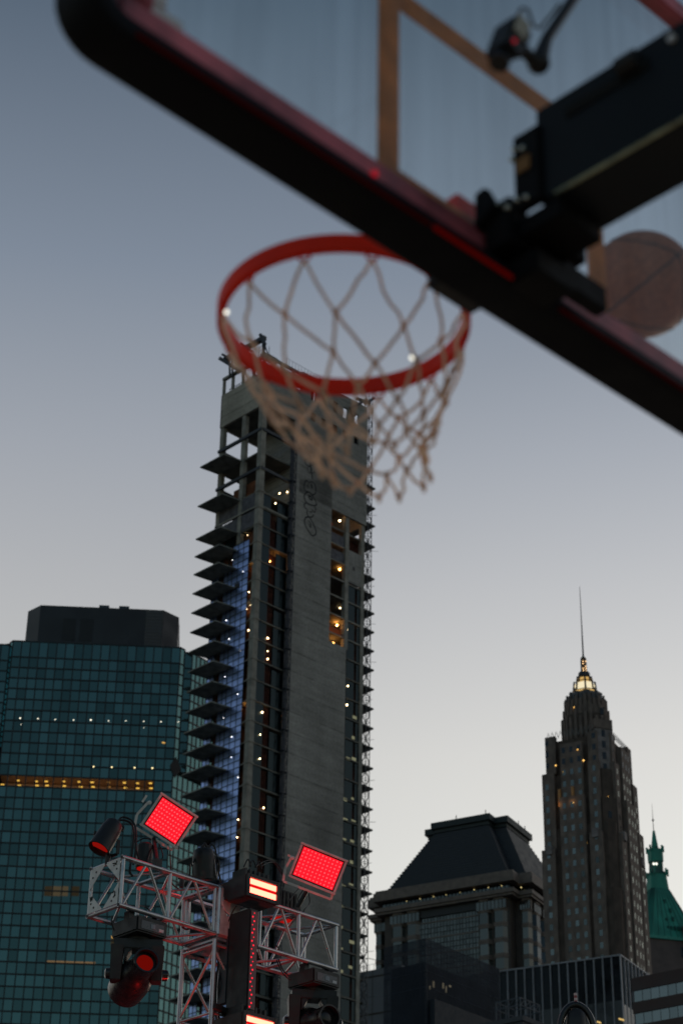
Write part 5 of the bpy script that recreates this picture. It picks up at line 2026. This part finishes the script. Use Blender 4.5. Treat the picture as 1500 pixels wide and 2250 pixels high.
# moving heads
def moving_head(base_c, pan, head_ax, label, lens_m, s=1.0, upright=False, hang=True):
    """hanging moving head: square base in line with the truss, forked yoke, lathe-turned head"""
    up = -Z if not upright else Z
    T = thing('moving_head', base_c, label, 'stage light', 'black moving head spotlights')
    B = lambda a, b, c: base_c + QR * a * s + QL * b * s + up * c * s
    base = MB().box(B(-.15, -.16, 0), QR * .30 * s, QL * .32 * s, up * .125 * s).build('base', M['black'], T, bevel=.012 * s)
    MB().box(B(-.11, -.163, .035), QR * .22 * s, QL * .004 * s, up * .065 * s).build('display_panel', mat('grey display panel', (.06, .07, .085), .3, var=.2, scale=20), base)
    MB().box(B(-.02, -.166, .05), QR * .045 * s, QL * .004 * s, up * .035 * s).build('display', mat('display screen', (.14, .17, .21), .2), base)
    MB().box(B(.06, -.166, .07), QR * .045 * s, QL * .004 * s, up * .022 * s).build('label', mat('white label', (.5, .5, .52), .5), base)
    e = pan.normalized()
    d = e.cross(Z).normalized()
    Y0 = base_c + up * .125 * s
    yk = MB()
    yk.lathe(Y0, up, [(0, .09 * s), (.03 * s, .09 * s)], 20)
    yk.cbox(Y0 + up * .06 * s, e * .37 * s, d * .16 * s, up * .075 * s)
    for sg in (-1, 1):
        o = Y0 + e * sg * .155 * s + up * .07 * s
        yk.prism([o - e * .055 * s * 1 + d * .085 * s, o + e * .045 * s + d * .085 * s, o + e * .045 * s - d * .085 * s, o - e * .055 * s - d * .085 * s], up * .27 * s,
                 [o - e * .045 * s + d * .06 * s + up * .27 * s, o + e * .035 * s + d * .06 * s + up * .27 * s, o + e * .035 * s - d * .06 * s + up * .27 * s, o - e * .045 * s - d * .06 * s + up * .27 * s])
        # chamfer between crossbar and arm
        yk.prism([Y0 + e * sg * .105 * s + d * q * .075 * s + up * (.097 + h) * s for q, h in ((-1, 0), (1, 0), (1, .10), (-1, .10))], e * sg * .01 * s, [Y0 + e * sg * .05 * s + d * q * .075 * s + up * (.096 + h) * s for q, h in ((-1, 0), (1, 0), (1, .01), (-1, .01))])
    yoke = yk.build('yoke', M['black'], T, bevel=.008 * s)
    for sg in (-1, 1):
        MB().lathe(Y0 + e * sg * .195 * s + up * .28 * s, e * sg, [(0, .045 * s), (.04 * s, .04 * s), (.05 * s, .02 * s)], 14).build('tilt_lock', M['blackgloss'], yoke, smooth=True)
    pv = Y0 + up * .28 * s
    ax = head_ax.normalized()
    hd = MB().lathe(pv - ax * .34 * s, ax, [(0, .06 * s), (.01 * s, .105 * s), (.05 * s, .142 * s), (.24 * s, .148 * s), (.33 * s, .132 * s), (.40 * s, .108 * s), (.42 * s, .096 * s), (.56 * s, .096 * s), (.57 * s, .100 * s), (.60 * s, .100 * s), (.60 * s, .086 * s), (.54 * s, .082 * s)], 32).build('head', M['blackgloss'], T, smooth=True)
    MB().lathe(pv + ax * .206 * s, ax, [(0, .066 * s), (.010 * s, .05 * s), (.015 * s, .02 * s)], 24).build('lens', lens_m, hd, smooth=True)
    if hang:
        cl = MB()
        for a in (-.11, .11):
            cl.cbox(base_c + QR * a * s + Z * .03, QR * .05, QL * .07, Z * .07)
            cl.tube(base_c + QR * a * s + Z * .0, base_c + QR * a * s + Z * .09, .018, 8)
        cl.build('hook_clamp', M['black'], T)
    return T


to_cam = CAM - tq(.4, .1, QB)
to_cam.z = 0
to_cam.normalize()
lens1 = lamp('red lens', (1, .020, .008), .13)
MH1 = moving_head(tq(.28, .06, QB - .075), Vector((1, .08, 0)), to_cam + Vector((.30, 0, 0)) + Z * .17, 'black moving head with a glowing red lens, under the left truss arm', lens1, 1.06)
MH2 = moving_head(tq(2.22, .06, QB - .075), Vector((1, .12, 0)), to_cam + Vector((.55, 0, 0)) - Z * .02, 'black moving head with an unlit lens, under the right truss arm', M['blackgloss'], 1.06)
cables(MH1, [[(247, 2012, 0), (246, 2030, 0), (252, 2045, 0)], [(310, 1990, .1), (322, 1994, 0), (330, 2002, .05)]], .006)
cables(MH2, [[(608, 2110, .1), (616, 2130, .05), (630, 2148, 0), (640, 2152, 0)], [(612, 2108, .1), (622, 2132, .05), (636, 2145, 0)], [(600, 2090, .2), (608, 2078, .2), (618, 2100, .2)]], .006)
cables(TRS, [[(497, 2035, .1), (505, 2055, .1), (512, 2035, .05)], [(492, 2045, .1), (503, 2070, 0), (498, 2100, 0), (486, 2130, .05), (480, 2170, .05), (482, 2250, .1)],
             [(478, 2060, .2), (484, 2100, .2), (477, 2140, .15), (474, 2200, .15), (476, 2250, .15)], [(500, 2095, .05), (497, 2118, .05), (484, 2132, .1)], [(400, 2036, .2), (410, 2042, .2), (425, 2036, .2), (440, 2044, .2)], [(470, 2075, .3), (480, 2110, .3), (474, 2160, .3), (470, 2240, .3)]], .009)

# upright moving head on its own post, only its top in the picture
fc = at(1268, 2290, 14.2)
MH3 = thing('moving_head', Vector((fc.x, fc.y, 0)), 'black rounded top of a moving head with a small striped antenna, bottom right edge', 'stage light', 'black moving head spotlights')
e_ = Vector((1, .1, 0)).normalized()
d_ = e_.cross(Z).normalized()
mb = MB()
arc = [fc + e_ * .125 * math.cos(a) + Z * (.21 * math.sin(a) + .06) for a in [math.pi * k / 16 for k in range(17)]]
mb.path([fc + e_ * .125 - Z * .25] + arc + [fc - e_ * .125 - Z * .25], .024, 10)
mb.build('yoke', M['blackgloss'], MH3, smooth=True)
MB().lathe(fc - Z * .22 + e_ * .0, Z, [(0, .075), (.04, .082), (.36, .076), (.42, .066), (.45, .04)], 24).build('head', M['black'], MH3, smooth=True)
pt = fc + Z * .262
for k in range(5):
    MB().tube(pt + Z * (.018 * k), pt + Z * (.018 * (k + 1)), .011, 10).build('antenna_band', mat('pale antenna band', (.55, .42, .42), .5) if k % 2 == 0 else mat('red antenna band', (.30, .05, .05), .5), MH3)
MB().box(fc - e_ * .17 - d_ * .15 - Z * .40, e_ * .34, d_ * .30, Z * .15).build('base', M['black'], MH3, bevel=.01)
MB().tube(Vector((fc.x, fc.y, 0)), fc - Z * .40, .03, 10).box(Vector((fc.x - .4, fc.y - .4, .004)), Vector((.8, 0, 0)), Vector((0, .8, 0)), Z * .02).build('stand_post', M['black'], MH3)

# red floor can at the foot of the mast; its beam washes the undersides of the arms
FC = tq(.55, -1.1, .30)
PD = par_can(FC, (tq(1.2, .2, QB) - FC), .34, .12, 'red par can on the deck at the foot of the truss mast, aimed up', lamp('red floor lens', (1, .015, .01), 6), tq(.55, -1.1, .06))
l = bpy.data.lights.new('floor_beam', 'SPOT')
l.energy = 800
l.color = (1, .02, .015)
l.spot_size = math.radians(26)
l.spot_blend = .6
l.shadow_soft_size = .08
o = bpy.data.objects.new('floor_beam', l)
COL.objects.link(o)
dv = (tq(1.2, .2, QB) - FC).normalized()
o.location = FC + dv * .2 - BASE[PD]
o.rotation_euler = (-dv).to_track_quat('Z', 'Y').to_euler()
o.parent = PD
